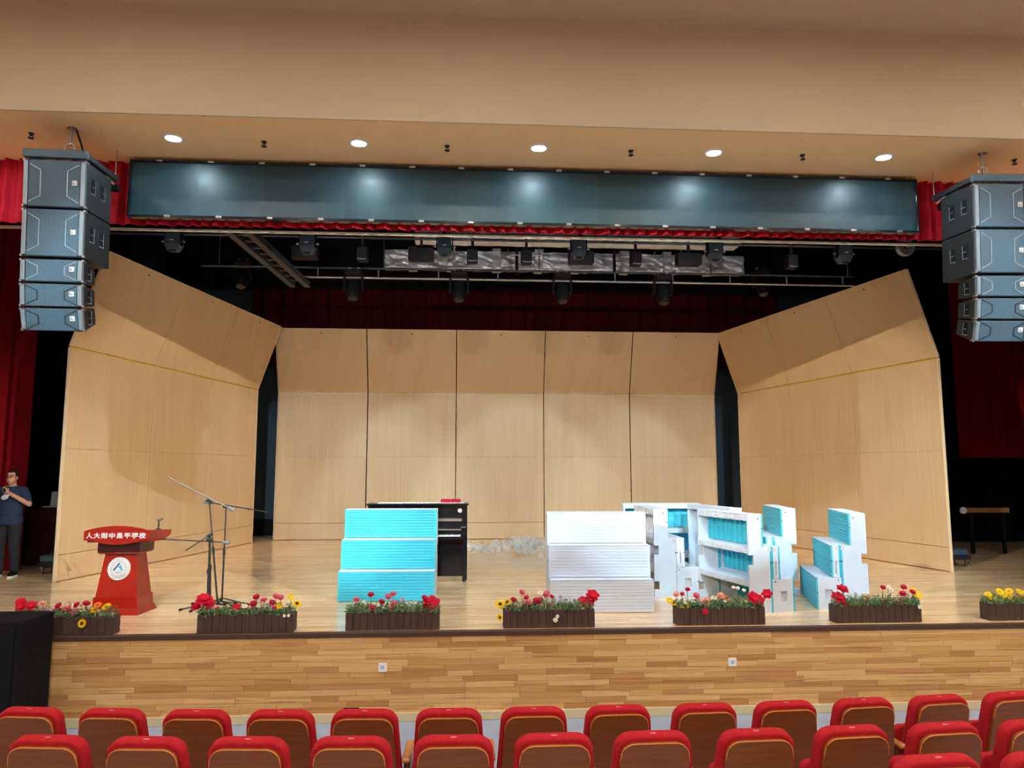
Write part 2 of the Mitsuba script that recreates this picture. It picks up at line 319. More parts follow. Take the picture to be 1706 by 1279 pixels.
# ------------------------------------------------------------------ acoustic shell
ang = math.atan2(1.215, 6.278)
def shell(name_label, M, w, edge_left, edge_right, yellow, g=0.006):
    """a wall panel in its own frame: width along x, face towards -y, foot at z = 0"""
    t = thing('shell_panel', name_label, 'acoustic panel')
    th = 0.05
    part(t, 'kick_panel', P(cbox(g, w-g, 0, th, 0.012, 0.405, 0.002), 'm_shell'), M)
    part(t, 'lower_panel', P(cbox(g, w-g, 0, th, 0.412, 2.045, 0.002), 'm_shell'), M)
    part(t, 'middle_panel', P(cbox(g, w-g, 0.001, th, 2.047, 3.645, 0.002), 'm_shell'), M)
    tl = math.atan2(0.545, 1.535); Lt = math.hypot(0.545, 1.535)
    up = rot(cbox(g, w-g, 0, th, 0.012, Lt, 0.002), tl, (1, 0, 0)); up = mv(up, (0, 0, 3.655))
    part(t, 'upper_panel', P(up, 'm_shell'), M)
    strip = cbox(0, w, -0.008, 0.01, 3.643, 3.662, 0.002)
    strip = cbox(g, w-g, -0.008, 0.01, 3.643, 3.662, 0.002)
    part(t, 'seam_strip', P(strip, 'm_yellow' if yellow else 'm_edge'), M)
    top = rot(cbox(g, w-g, -0.002, th+0.002, Lt, Lt+0.012, 0.002), tl, (1, 0, 0))
    part(t, 'top_edge', P(mv(top, (0, 0, 3.655)), 'm_edge'), M)
    for on, x0 in ((edge_left, -0.012), (edge_right, w)):
        if on:
            part(t, 'edge_band', P(cbox(x0, x0+0.014, -0.004, th+0.004, 0.0, 3.655, 0.002), 'm_edge'), M)
            part(t, 'edge_band', P(mv(rot(cbox(x0, x0+0.014, -0.004, th+0.004, 0.0, Lt, 0.002), tl, (1, 0, 0)), (0, 0, 3.657)), 'm_edge'), M)
    hole = mv(rot(mv(rot(trimesh.creation.cylinder(0.016, 0.008, sections=12), math.pi/2, (1, 0, 0)), (w*0.5, -0.001, Lt-0.10)), tl, (1, 0, 0)), (0, 0, 3.655))
    part(t, 'bolt_hole', P(hole, 'm_black'), M)
    # steel frame behind
    fr = cat([box(0.04, 0.08, th, th+0.05, 0, 3.64), box(w-0.08, w-0.04, th, th+0.05, 0, 3.64), box(0.08, w-0.08, th, th+0.05, 0.4, 0.44), box(0.08, w-0.08, th, th+0.05, 3.4, 3.44)])
    part(t, 'frame', P(fr, 'm_steel'), M)
bx = [-4.69, -2.46, -0.225, 2.012, 4.25, 6.48]
bl = ['leftmost of the back row, beside the left gap', 'behind the left half of the black piano', 'right behind the plastic wrap heap', 'behind the white step riser', 'rightmost of the back row, beside the right gap']
for i in range(5):
    shell(f'tall pale wood acoustic panel, {bl[i]}', place(bx[i], 19.05, ZS), bx[i+1]-bx[i], i == 0, i == 4, False, [0.013, 0.012, 0.008, 0.011, 0.012][i])
dl = np.array([1.215, 6.278]); dl /= np.linalg.norm(dl)
p0 = np.array([-6.243, 12.146]); Ls = [0, 2.20, 4.24, 6.39]
ll = ['nearest the audience, by the standing person', 'in the middle, behind the lectern', 'farthest back, behind the microphone stands']
for i in range(3):
    o = p0+dl*Ls[i]
    shell(f'tan wood acoustic panel of the left wing, {ll[i]}', place(o[0], o[1], ZS, math.atan2(dl[1], dl[0])), Ls[i+1]-Ls[i], i == 0, i == 2, True)
drr = np.array([-1.215, 6.278]); drr /= np.linalg.norm(drr)
p1 = np.array([8.197, 12.399]); Lr = [0, 2.155, 4.26, 6.39]
rl = ['nearest the audience, at the right', 'in the middle, behind the blue step riser', 'farthest back, by the right gap']
for i in range(3):
    o = p1+drr*Lr[i+1]
    shell(f'tan wood acoustic panel of the right wing, {rl[i]}', place(o[0], o[1], ZS, math.atan2(-drr[1], -drr[0])), Lr[i+1]-Lr[i], i == 2, i == 0, True)

# ------------------------------------------------------------------ long LED screen
t = thing('led_screen', 'long dark switched-off display strip hung above the stage', 'screen')
sx0, sx1, sz0, sz1 = -4.06, 5.80, 5.768, 6.432
ti = 0.02
part(t, 'panel', P(cbox(sx0, sx1, 8.99, 9.06, sz0, sz1, 0.004), 'm_screen'))
part(t, 'frame', P(cat([cbox(sx0-0.03, sx1+0.03, 8.975, 9.07, sz1, sz1+0.028, 0.004), cbox(sx0-0.03, sx1+0.03, 8.975, 9.07, sz0-0.03, sz0, 0.004), cbox(sx0-0.03, sx0, 8.975, 9.07, sz0-0.03, sz1+0.028, 0.004), cbox(sx1, sx1+0.03, 8.975, 9.07, sz0-0.03, sz1+0.028, 0.004)]), 'm_blackgloss'))
clip = P(cat([cbox(-0.035, 0.035, -0.016, 0.0, -0.014, 0.014, 0.004), rot(trimesh.creation.cylinder(0.010, 0.02, sections=10), math.pi/2, (1, 0, 0))]), 'm_chrome')
for i in range(16):
    x = sx0+0.45+i*(sx1-sx0-0.7)/15
    part(t, 'clip', clip, place(x, 8.973, sz0-0.015)); part(t, 'clip', clip, place(x-0.12, 8.973, sz1+0.014))

# ------------------------------------------------------------------ hanging loudspeaker stacks
def polyline_trim(pts, w=0.012, y=-0.006):
    return cat([hull([(p[0]+a, y+c, p[1]+b) for p in (q0, q1) for a, b in ((-w/2, 0), (w/2, 0), (0, -w/2), (0, w/2)) for c in (0, 0.008)]) for q0, q1 in zip(pts[:-1], pts[1:])])
def cabinet(label, name, w, h, d, M, big, pale, group=None):
    t = thing(name, label, 'loudspeaker')
    back = w/2 if big else w/2-0.06
    body = prism(Polygon([(-w/2, 0.02), (w/2, 0.02), (back, d), (-back, d)]), h-0.012)
    if not big:
        bv = np.asarray(body.vertices).copy(); k = np.where(bv[:, 1] > d-0.01, 0.72, 1.0); bv[:, 2] = h/2-0.006+(bv[:, 2]-(h/2-0.006))*k; body.vertices = bv
    part(t, 'body', P(mv(body, (0, 0, 0.006)), 'm_spk'), M)
    part(t, 'grille', P(cbox(-w/2+0.05, w/2-0.05, 0, 0.03, 0.012, h-0.012, 0.006), 'm_grille'), M)
    tm = 'm_rail' if pale else 'm_trimdark'
    for s in (-1, 1):
        xa, xb = s*(w/2-0.06), s*(w/2-0.175)
        z0, z1 = (0.10*h+0.005, 0.90*h-0.005) if big else (0.03, h-0.03)
        k = 0.13*h if big else 0.22*h
        part(t, 'grille_trim', P(polyline_trim([(xa, z0), (xb, z0+k), (xb, z1-k), (xa, z1)], 0.012), tm), M)
        part(t, 'corner_rail', P(cbox(min(s*(w/2), s*(w/2-0.045)), max(s*(w/2), s*(w/2-0.045)), -0.012, 0.05, 0.02, h-0.02, 0.008), 'm_rail'), M)
        for zz in (0.018, h-0.018):
            part(t, 'rigging_lug', P(cbox(s*(w/2+0.002)-0.012, s*(w/2+0.002)+0.012, 0.0, 0.06, zz-0.014, zz+0.014, 0.004), 'm_steel'), M)
        # handles let into the sides
        for yy, zz in (((0.20, 0.55*h), (0.44, 0.55*h)) if big else ((d*0.5, 0.5*h),)):
            hs = 0.16 if big else 0.14
            xo = s*(w/2) if big else s*(w/2-0.06*(yy-0.02)/(d-0.02))
            H = part(t, 'handle', P(cat([box(xo-0.006, xo+0.006, yy-0.045, yy+0.045, zz-hs/2, zz+hs/2)]), 'm_black'), M)
            part(H, 'handle_rim', P(cat([box(xo-0.01, xo+0.01, yy+0.038, yy+0.046, zz-hs/2, zz+hs/2), box(xo-0.01, xo+0.01, yy-0.046, yy+0.046, zz-hs/2-0.004, zz-hs/2+0.006), box(xo-0.01, xo+0.01, yy-0.03, yy+0.046, zz-0.004, zz+0.004)]), 'm_rail'), M)
    B = part(t, 'badge', P(cbox(w/2-0.125, w/2-0.075, -0.014, 0.0, 0.46*h, 0.46*h+0.055, 0.002), 'm_paper'), M)
    part(B, 'emblem', P(cat([box(w/2-0.115, w/2-0.105, -0.016, -0.013, 0.46*h+0.012, 0.46*h+0.042), box(w/2-0.105, w/2-0.088, -0.016, -0.013, 0.46*h+0.012, 0.46*h+0.02)]), 'm_pen'), M)
def stack(cx, side, rz):
    R = lambda x, y, z, tilt=0: T().translate([cx, 7.95, 0]).rotate([0, 0, 1], math.degrees(rz)).translate([x, y, z]).rotate([1, 0, 0], math.degrees(tilt))
    w = 0.62
    FR = T().translate([cx, 7.95, 6.013]).rotate([0, 0, 1], math.degrees(rz)).rotate([1, 0, 0], 4.2).translate([0, 0, -6.005])
    t = thing('rigging_frame', f'grey flying frame with shackles on top of the {side} loudspeaker stack', 'rigging')
    part(t, 'beam', P(cat([cbox(-w/2-0.01, w/2+0.01, -0.02, 0.06, 6.015, 6.10, 0.004)]), 'm_grille'), FR)
    part(t, 'side_bar', P(cat([cbox(-w/2-0.01, -w/2+0.05, 0.06, 0.86, 6.03, 6.09, 0.004), cbox(w/2-0.05, w/2+0.01, 0.06, 0.86, 6.03, 6.09, 0.004), cbox(-w/2, w/2, 0.60, 0.66, 6.03, 6.09, 0.004)]), 'm_spk'), FR)
    for s in (-1, 1):
        part(t, 'sling', P(cat([tube([(s*0.22, 0.1, 6.10), (s*0.17, 0.14, 6.13)], 0.022, 8), tube([(s*0.17, 0.14, 6.13), (0, 0.3, 6.24)], 0.011, 8)]), 'm_chrome', 40), R(0, 0, 0))
        part(t, 'sling', P(cat([tube([(s*0.22, 0.5, 6.10), (s*0.17, 0.46, 6.13)], 0.022, 8), tube([(s*0.17, 0.46, 6.13), (0, 0.3, 6.24)], 0.011, 8)]), 'm_chrome', 40), R(0, 0, 0))
    ring = [(0.05*math.cos(a), 0.3, 6.27+0.05*math.sin(a)) for a in np.linspace(0, 2*math.pi, 17)]
    part(t, 'shackle', P(tube(ring, 0.012, 8), 'm_chrome', 40), R(0, 0, 0))
    part(t, 'hoist_chain', P(cat([tube([(0.0, 0.3, 6.30), (0.0, 0.3, 6.50)], 0.014, 8), tube([(0.025, 0.32, 6.20), (0.012, 0.32, 6.36), (0.02, 0.31, 6.5)], 0.008, 6), trimesh.creation.cylinder(0.05, 0.012, sections=16, transform=trimesh.transformations.translation_matrix((0.01, 0.3, 6.495)))]), 'm_steel', 40), R(0, 0, 0))
    part(t, 'cable', P(tube([(0.03, 0.36, 6.5), (0.07, 0.4, 6.36), (0.10, 0.45, 6.2), (0.16, 0.6, 6.11), (0.2, 0.8, 6.08)], 0.010, 6), 'm_black'), R(0, 0, 0))
    s = 1 if side == 'left' else -1
    part(t, 'aiming_head', P(cat([cbox(s*(w/2-0.10), s*(w/2-0.10)+0.10, 0.84, 0.92, 6.0, 6.08, 0.01)]), 'm_black'), R(0, 0, 0))
    part(t, 'aiming_rod', P(tube([(s*(w/2-0.05), 0.88, 6.08), (s*(w/2-0.05), 0.88, 6.5)], 0.006, 6), 'm_steel'), R(0, 0, 0))
    part(t, 'cable_001', P(tube([(s*(w/2-0.04), 0.05, 6.105), (s*(w/2-0.03), 0.4, 6.11), (s*(w/2-0.05), 0.84, 6.07)], 0.009, 6), 'm_paper'), R(0, 0, 0))
    C = lambda y, z, tilt=0: T().translate([cx, 7.95, 6.013]).rotate([0, 0, 1], math.degrees(rz)).rotate([1, 0, 0], 4.2).translate([0, y, z-6.013]).rotate([1, 0, 0], math.degrees(tilt))
    cabinet(f'large grey grilled subwoofer topmost in the {side} hanging stack', 'subwoofer', w, 0.525, 0.66, C(0, 5.484), True, True)
    cabinet(f'large grey grilled subwoofer second from the top in the {side} hanging stack', 'subwoofer', w, 0.525, 0.66, C(0, 4.953), True, True)
    z, y, a = 4.943, 0.0, 0.0
    for i, (lab, pale, da) in enumerate([('just below the big subwoofers', True, 0.015), ('second from the bottom', False, 0.08), ('lowest, tilted downward', False, 0.23)]):
        a = da; h = 0.258
        z -= h*math.cos(a)+0.004; y += h*math.sin(a)
        cabinet(f'slim line array speaker in the {side} hanging stack, {lab}', 'line_array_speaker', w, h, 0.45, C(y, z, a), False, pale)
stack(-4.395, 'left', 0.05)
stack(6.17, 'right', -0.05)

# black loudspeaker on the hall floor at the left
t = thing('floor_subwoofer', 'big black loudspeaker box on the floor in front of the stage at far left', 'loudspeaker')
part(t, 'body', P(cbox(-5.3, -4.20, 7.60, 8.19, ZF+0.03, 1.27, 0.01), 'm_black'))
part(t, 'grille', P(cbox(-5.25, -4.25, 7.585, 7.60, ZF+0.08, 1.22, 0.004), 'm_black'))
for x in (-5.2, -4.3):
    part(t, 'foot', P(cat([mv(trimesh.creation.cylinder(0.03, 0.03, sections=12), (x, 7.7, ZF+0.015)), mv(trimesh.creation.cylinder(0.03, 0.03, sections=12), (x, 8.1, ZF+0.015))]), 'm_black'))
for zz in (0.9, 0.5):
    part(t, 'handle', P(cbox(-4.203, -4.193, 7.8, 7.95, zz, zz+0.07, 0.002), 'm_black'))

# ------------------------------------------------------------------ step risers
RW, RH = 1.26, 0.392
RY = [0.0, 0.187, 0.407, 0.607]
def grooved(w, h, n, t=0.028, g=0.0085):
    """a riser board with n horizontal slats; front at y = 0, foot at z = 0"""
    pts, s = [], h/n
    for i in range(n):
        z = i*s
        pts += [(g, z), (0, z+g*0.8), (0, z+s-g*0.8), (g, z+s)]
    return prism_x(Polygon([(t, 0)]+pts+[(t, h)]), 0, w)
def ribs(w, h, t=0.028):
    m = []
    n = 10
    for i in range(n+1):
        x = i*w/n; m.append(box(max(0, x-0.006), min(w, x+0.006), t, t+0.03, 0.0, h))
    return cat(m)
face_m = cat([mv(grooved(RW-0.03, RH-0.014, 10), (0.015, 0, 0.004)), mv(ribs(RW-0.09, RH-0.09), (0.045, 0, 0.006))])
def slab(k):
    y0, y1, z = RY[k]-0.004, RY[3], (k+1)*RH
    back = []
    for i in range(5):
        x = 0.16+i*0.235; back.append(box(x-0.05, x+0.05, y1-0.004, y1+0.006, z-0.075, z-0.02))
    return cat([cbox(0.012, RW-0.012, y0, RY[k+1]+0.002, z-0.010, z, 0.003), cbox(0.032, RW-0.032, RY[k]+0.03, y1-0.002, z-0.085, z-0.0115, 0.003)]+back+[box(0.03, RW-0.03, y1-0.006, y1+0.004, z-0.052, z-0.047)])
slabs = [slab(k) for k in range(3)]
def yz(poly, holes=()):
    return Polygon(poly, holes)
rect = lambda a, b, c, d: [(a, c), (b, c), (b, d), (a, d)]
low_p = yz(rect(0.022, 0.298, 0, RH-0.003), [rect(0.10, 0.19, 0.12, 0.245)])
mid_p = yz(rect(0.209, 0.278, RH, 2*RH-0.003), [rect(0.236, 0.25, 0.44, 0.60)])
tall_p = yz([(0.324, 0.0), (0.607, 0.0), (0.607, 0.10), (0.54, 0.10), (0.54, 0.205), (0.607, 0.205), (0.607, 0.565), (0.54, 0.565), (0.54, 0.685), (0.607, 0.685), (0.607, 3*RH-0.003), (0.429, 3*RH-0.003), (0.429, 2*RH), (0.324, 2*RH-0.003)])
STR = [rect(0.0, 0.022, 0, RH-0.003), rect(0.187, 0.209, RH, 2*RH-0.003), rect(0.278, 0.298, RH, 2*RH-0.003), rect(0.302, 0.324, 0, 2*RH-0.003), rect(0.407, 0.429, 2*RH, 3*RH-0.003)]
def both(poly):
    return [prism_x(poly, 0, 0.03), prism_x(poly, RW-0.03, RW)]
side_parts = [both(p) for p in (low_p, mid_p, tall_p)]
strip_parts = [both(Polygon(p)) for p in STR]
bolt = rot(trimesh.creation.cylinder(0.008, 0.006, sections=10), math.pi/2, (0, 1, 0))
rcache = {}
def rp(m, key, b):
    if (key, b) not in rcache: rcache[(key, b)] = P(m, b)
    return rcache[(key, b)]
def riser(label, x, y, rz, face, strip, group=None):
    t = thing('step_riser', label, 'step riser', group); M = place(x, y, ZS, rz)
    for k in range(3):
        Mk = M @ T().translate([0, RY[k], k*RH])
        part(t, 'riser_board', rp(face_m, 'face', face), Mk)
        part(t, 'tread', rp(slabs[k], f'slab{k}', 'm_white'), M)
    for i, sp in enumerate(side_parts):
        for j in (0, 1): part(t, 'side_panel', rp(sp[j], f'side{i}{j}', 'm_white'), M)
    for i, sp in enumerate(strip_parts):
        for j in (0, 1): part(t, 'edge_strip', rp(sp[j], f'strip{i}{j}', strip), M)
    bl = cat([mv(bolt, (xx, yy, zz)) for xx in (0.0, RW) for yy, zz in ((0.011, 0.2), (0.198, 0.59), (0.288, 0.59), (0.313, 0.59), (0.418, 1.0), (0.26, 0.36), (0.47, 1.12))])
    part(t, 'bolts', rp(bl, 'bolts', 'm_trimdark'), M)
    for j, xa in enumerate((0.034, RW-0.05)): part(t, 'hand_recess', rp(box(xa, xa+0.016, 0.09, 0.20, 0.11, 0.255), f'recess{j}', 'm_whiteline'), M)
    clipm = cat([box(xa, xb, yy, yy+0.045, zz-0.06, zz-0.012) for xa, xb in ((-0.002, 0.001), (RW-0.001, RW+0.002)) for yy, zz in ((0.235, 2*RH), (0.305, 2*RH))])
    part(t, 'joint_plate', rp(clipm, 'clip', 'm_whiteline'), M)
riser('bright blue three-step riser facing the audience in front of the piano', -1.645, 10.129, -0.025, 'm_blue', 'm_blue')
riser('plain white three-step riser facing the audience near centre stage', 1.04, 9.165, -0.019, 'm_white', 'm_white')
riser('blue step riser with white ends standing apart at far right, nearest the right wing', 4.705, 10.447, -1.849, 'm_blue', 'm_blue')
riser('blue step riser with white ends, second from the right, behind the open-backed one', 4.264, 11.66, -1.767, 'm_blue', 'm_blue')
riser('open-backed step riser turned away, its blue inside shelves showing beside the white ends', 4.03, 9.119, 1.759, 'm_blue', 'm_blue')
riser('all white step riser seen end-on right beside the plain white one', 3.197, 10.254, 1.557, 'm_white', 'm_white')
riser('step riser farthest back with its open light blue back to the audience', 3.855, 12.70, 3.104, 'm_blue', 'm_white')
# a single tall unit of such a riser
t = thing('riser_section', 'tall narrow white riser section standing behind the open-backed step riser', 'step riser')
M = place(4.36-0.02, 10.62, ZS, 1.757) @ T().translate([0.0, 0.0, 0])
part(t, 'riser_board', P(mv(face_m, (0, RY[2], 2*RH)), 'm_blue'), M)
part(t, 'tread', P(cbox(0.0, RW, RY[2], RY[3], 3*RH-0.07, 3*RH, 0.004), 'm_white'), M)
for a in (0, RW-0.03): part(t, 'side_panel', P(cbox(a, a+0.03, RY[2], RY[3], 0, 3*RH-0.07, 0.003), 'm_white'), M)
part(t, 'rail', P(cbox(0.03, RW-0.03, RY[2]+0.02, RY[3]-0.02, 0.0, 0.07, 0.003), 'm_white'), M)
single('foot_block', P(cat([cbox(-0.04, 0.04, -0.05, 0.05, 0, 0.10, 0.006), cbox(-0.02, 0.02, -0.055, -0.045, 0.02, 0.07, 0.002)]), 'm_white'), 'small white block on the stage floor between the two blue risers at the right', 'block', place(*(4.544, 10.245, 1.000)))

# ------------------------------------------------------------------ upright piano
px0, px1, py0 = -1.47, 0.045, 11.62
t = thing('upright_piano', 'glossy black upright piano behind the bright blue step riser', 'piano')
M = place(0, py0, ZS)
part(t, 'case', P(cat([cbox(px0+0.03, px1-0.03, 0.10, 0.48, 0.10, 1.17, 0.004), cbox(px0, px0+0.035, 0.04, 0.5, 0.05, 1.17, 0.004), cbox(px1-0.035, px1, 0.04, 0.5, 0.05, 1.17, 0.004)]), 'm_blackgloss'), M)
part(t, 'lid', P(cbox(px0-0.02, px1+0.02, 0.02, 0.52, 1.17, 1.20, 0.006), 'm_blackgloss'), M)
part(t, 'music_shelf', P(cbox(px0+0.06, px1-0.08, 0.06, 0.10, 0.925, 0.975, 0.004), 'm_chrome'), M)
part(t, 'fallboard', P(cbox(px0+0.06, px1-0.09, 0.03, 0.09, 0.79, 0.82, 0.004), 'm_chrome'), M)
part(t, 'key_bed', P(cbox(px0+0.03, px1-0.03, -0.13, 0.10, 0.67, 0.71, 0.004), 'm_blackgloss'), M)
part(t, 'keyboard', P(cat([cbox(px0+0.09+i*0.0255, px0+0.09+i*0.0255+0.0245, -0.12, 0.03, 0.71, 0.735, 0.002) for i in range(52)]), 'm_paper'), M, label='white keys')
part(t, 'black_keys', P(cat([cbox(px0+0.09+i*0.0255-0.006, px0+0.09+i*0.0255+0.006, -0.06, 0.03, 0.735, 0.748, 0.002) for i in range(1, 52) if i % 7 not in (2, 5)]), 'm_black'), M)
for a in (px0+0.02, px1-0.07):
    part(t, 'key_block', P(cbox(a-0.01, a+0.06, -0.13, 0.06, 0.71, 0.80, 0.006), 'm_blackgloss'), M)
    part(t, 'leg', P(cbox(a, a+0.05, -0.12, -0.06, 0.08, 0.67, 0.006), 'm_blackgloss'), M)
    part(t, 'toe_block', P(cbox(a, a+0.05, -0.14, 0.10, 0.05, 0.12, 0.006), 'm_blackgloss'), M)
    part(t, 'castor', P(cat([mv(rot(trimesh.creation.cylinder(0.024, 0.025, sections=16), math.pi/2, (0, 1, 0)), (a+0.025, yy, 0.026)) for yy in (-0.10, 0.42)]+[box(a+0.008, a+0.042, yy-0.01, yy+0.01, 0.02, 0.06) for yy in (-0.10, 0.42)]), 'm_chrome', 40), M)
part(t, 'emblem', P(mv(rot(trimesh.creation.cylinder(0.034, 0.008, sections=24), math.pi/2, (1, 0, 0)), (px1-0.115, 0.097, 1.09)), 'm_paper', 40), M)
part(t, 'lock', P(cat([cbox(px1-0.10, px1-0.02, 0.03, 0.05, 0.83, 0.85, 0.003)]), 'm_chrome'), M)
for i in range(3):
    x = (px0+px1)/2-0.12+i*0.12
    part(t, 'pedal', P(cat([tube([(x, 0.10, 0.09), (x, 0.0, 0.075), (x, -0.07, 0.07)], [0.01, 0.012, 0.02], 8)]), 'm_chrome', 40), M)
single('music_paper', P(cat([box(px0+0.14, px1-0.45, 0.10, 0.40, 1.2005, 1.209), box(px1-0.50, px1-0.05, 0.08, 0.38, 1.2015, 1.2125)]), 'm_paper'), 'white sheets of paper lying along the piano lid', 'paper', place(0, py0, ZS))
rc = []
for i, (a, b) in enumerate([(-0.37, -0.20), (-0.215, -0.055)]):
    v = cbox(a, b, 0.12, 0.28, 1.213, 1.262, 0.02).subdivide().subdivide(); vv = np.asarray(v.vertices)
    v.vertices = vv+(meshkit.fbm(vv*[28, 28, 60]+i*7, 3)[:, None]-0.5)*[0.012, 0.012, 0.02]*(vv[:, 2:]>1.225)
    rc.append(v)
single('red_cloth', P(cat(rc), 'm_redcloth', True), 'crumpled bright red cloth lying on the piano lid', 'cloth', place(0, py0, ZS))
single('small_bottle', P(lathe([(0, 0), (0.022, 0), (0.024, 0.02), (0.022, 0.04), (0.006, 0.052), (0.005, 0.10), (0, 0.10)], 14), 'm_white', 40), 'small pale bottle standing behind the red cloth on the piano', 'bottle', place(-0.305, py0+0.33, ZS+1.20))

# ------------------------------------------------------------------ crumpled plastic film
film = []
r = np.random.default_rng(12)
for i in range(46):
    u = r.normal(0, 0.26); v = r.normal(0, 0.22)
    n = 7; g = np.stack(np.meshgrid(np.linspace(-1, 1, n), np.linspace(-1, 1, n)), -1).reshape(-1, 2)
    s = 0.09+0.09*r.random(); pts = np.c_[g*s, np.zeros(len(g))]
    nn = meshkit.noise(np.c_[g*1.9+r.random(2)*50, np.full(len(g), i)], 3)-0.5
    n2 = meshkit.noise(np.c_[g*3.3+r.random(2)*50, np.full(len(g), i+0.5)], 5)-0.5
    pts[:, 2] += nn*s*1.5+n2*s*0.6; pts[:, 0] += n2*s*0.7
    Rm = trimesh.transformations.random_rotation_matrix(r.random(3))[:3, :3]; tilt = 0.75
    pts = pts@((1-tilt)*np.eye(3)+tilt*Rm)
    hump = 0.10*math.exp(-(u*u/0.16))+0.05
    pts += [u*1.35+0.05, v*1.6, hump*r.random()*1.2+0.07]; pts[:, 2] = np.maximum(pts[:, 2], 0.004+0.01*r.random(len(pts)))
    idx = np.arange(n*n).reshape(n, n)
    F = np.vstack([np.c_[idx[:-1, :-1].ravel(), idx[:-1, 1:].ravel(), idx[1:, 1:].ravel()], np.c_[idx[:-1, :-1].ravel(), idx[1:, 1:].ravel(), idx[1:, :-1].ravel()]])
    film.append(trimesh.Trimesh(pts, F, process=False))
fx, fy, fz = (1.108, 15.816, 1.000)
scene['m_wrap'] = {'type': 'blendbsdf', 'weight': 0.30, 'a': {'type': 'thindielectric', 'int_ior': 1.5}, 'b': {'type': 'ref', 'id': 'm_film'}}
single('plastic_wrap', P(cat(film), 'm_wrap', False), 'heap of crumpled clear plastic wrap on the floor before the back panels', 'plastic wrap', place(fx, fy, ZS), kind='stuff')
single('plastic_scrap', P(cat([tube([(-0.10, 0, 0.02), (-0.03, 0.01, 0.035), (0.04, 0, 0.03), (0.09, -0.01, 0.05)], [0.012, 0.018, 0.015, 0.024], 7)]), 'm_film', 40), 'small scrap of white film on the floor right of the piano', 'scrap', place(*(0.131, 16.981, 1.000)))

# ------------------------------------------------------------------ lectern
LX, LY, LR = -4.135, 9.62, -0.04
t = thing('lectern', 'glossy red wooden lectern with a white round emblem and Chinese lettering', 'lectern')
M = place(LX, LY, ZS, LR)
def frust(z0, w0, d0, z1, w1, d1, yb0=0, yb1=0):
    return hull([(sx*w0/2, yb0+sy*d0/2, z0) for sx in (-1, 1) for sy in (-1, 1)]+[(sx*w1/2, yb1+sy*d1/2, z1) for sx in (-1, 1) for sy in (-1, 1)])
part(t, 'base', P(cat([frust(0, 0.60, 0.50, 0.075, 0.535, 0.44), frust(0.075, 0.525, 0.43, 0.20, 0.515, 0.42)]), 'm_lectern'), M)
part(t, 'pedestal', P(cat([frust(0.20, 0.49, 0.38, 0.705, 0.375, 0.25)]), 'm_lectern'), M)
part(t, 'neck', P(cat([frust(0.705, 0.46, 0.34, 0.735, 0.50, 0.38), frust(0.735, 0.50, 0.38, 0.845, 0.50, 0.38)]), 'm_lectern_dark'), M)
part(t, 'neck_trim', P(cat([frust(0.708, 0.47, 0.345, 0.728, 0.505, 0.385)]), 'm_lectern'), M)
part(t, 'desk', P(cat([prism_x(Polygon([(-0.22, 0.845), (0.22, 0.845), (0.40, 0.90), (0.40, 0.955), (-0.22, 0.985)]), -0.365, 0.365)]), 'm_lectern'), M)
arc = [(-0.38, 0.875)]+[(x, 0.875-0.05*(1-(x/0.30)**2)) for x in np.linspace(-0.30, 0.30, 13)]+[(0.38, 0.875)]+[(x, 0.985+0.06*(1-(x/0.38)**2)) for x in np.linspace(0.38, -0.38, 17)]
part(t, 'front_board', P(prism_y(Polygon(arc), -0.275, -0.22), 'm_lectern'), M)
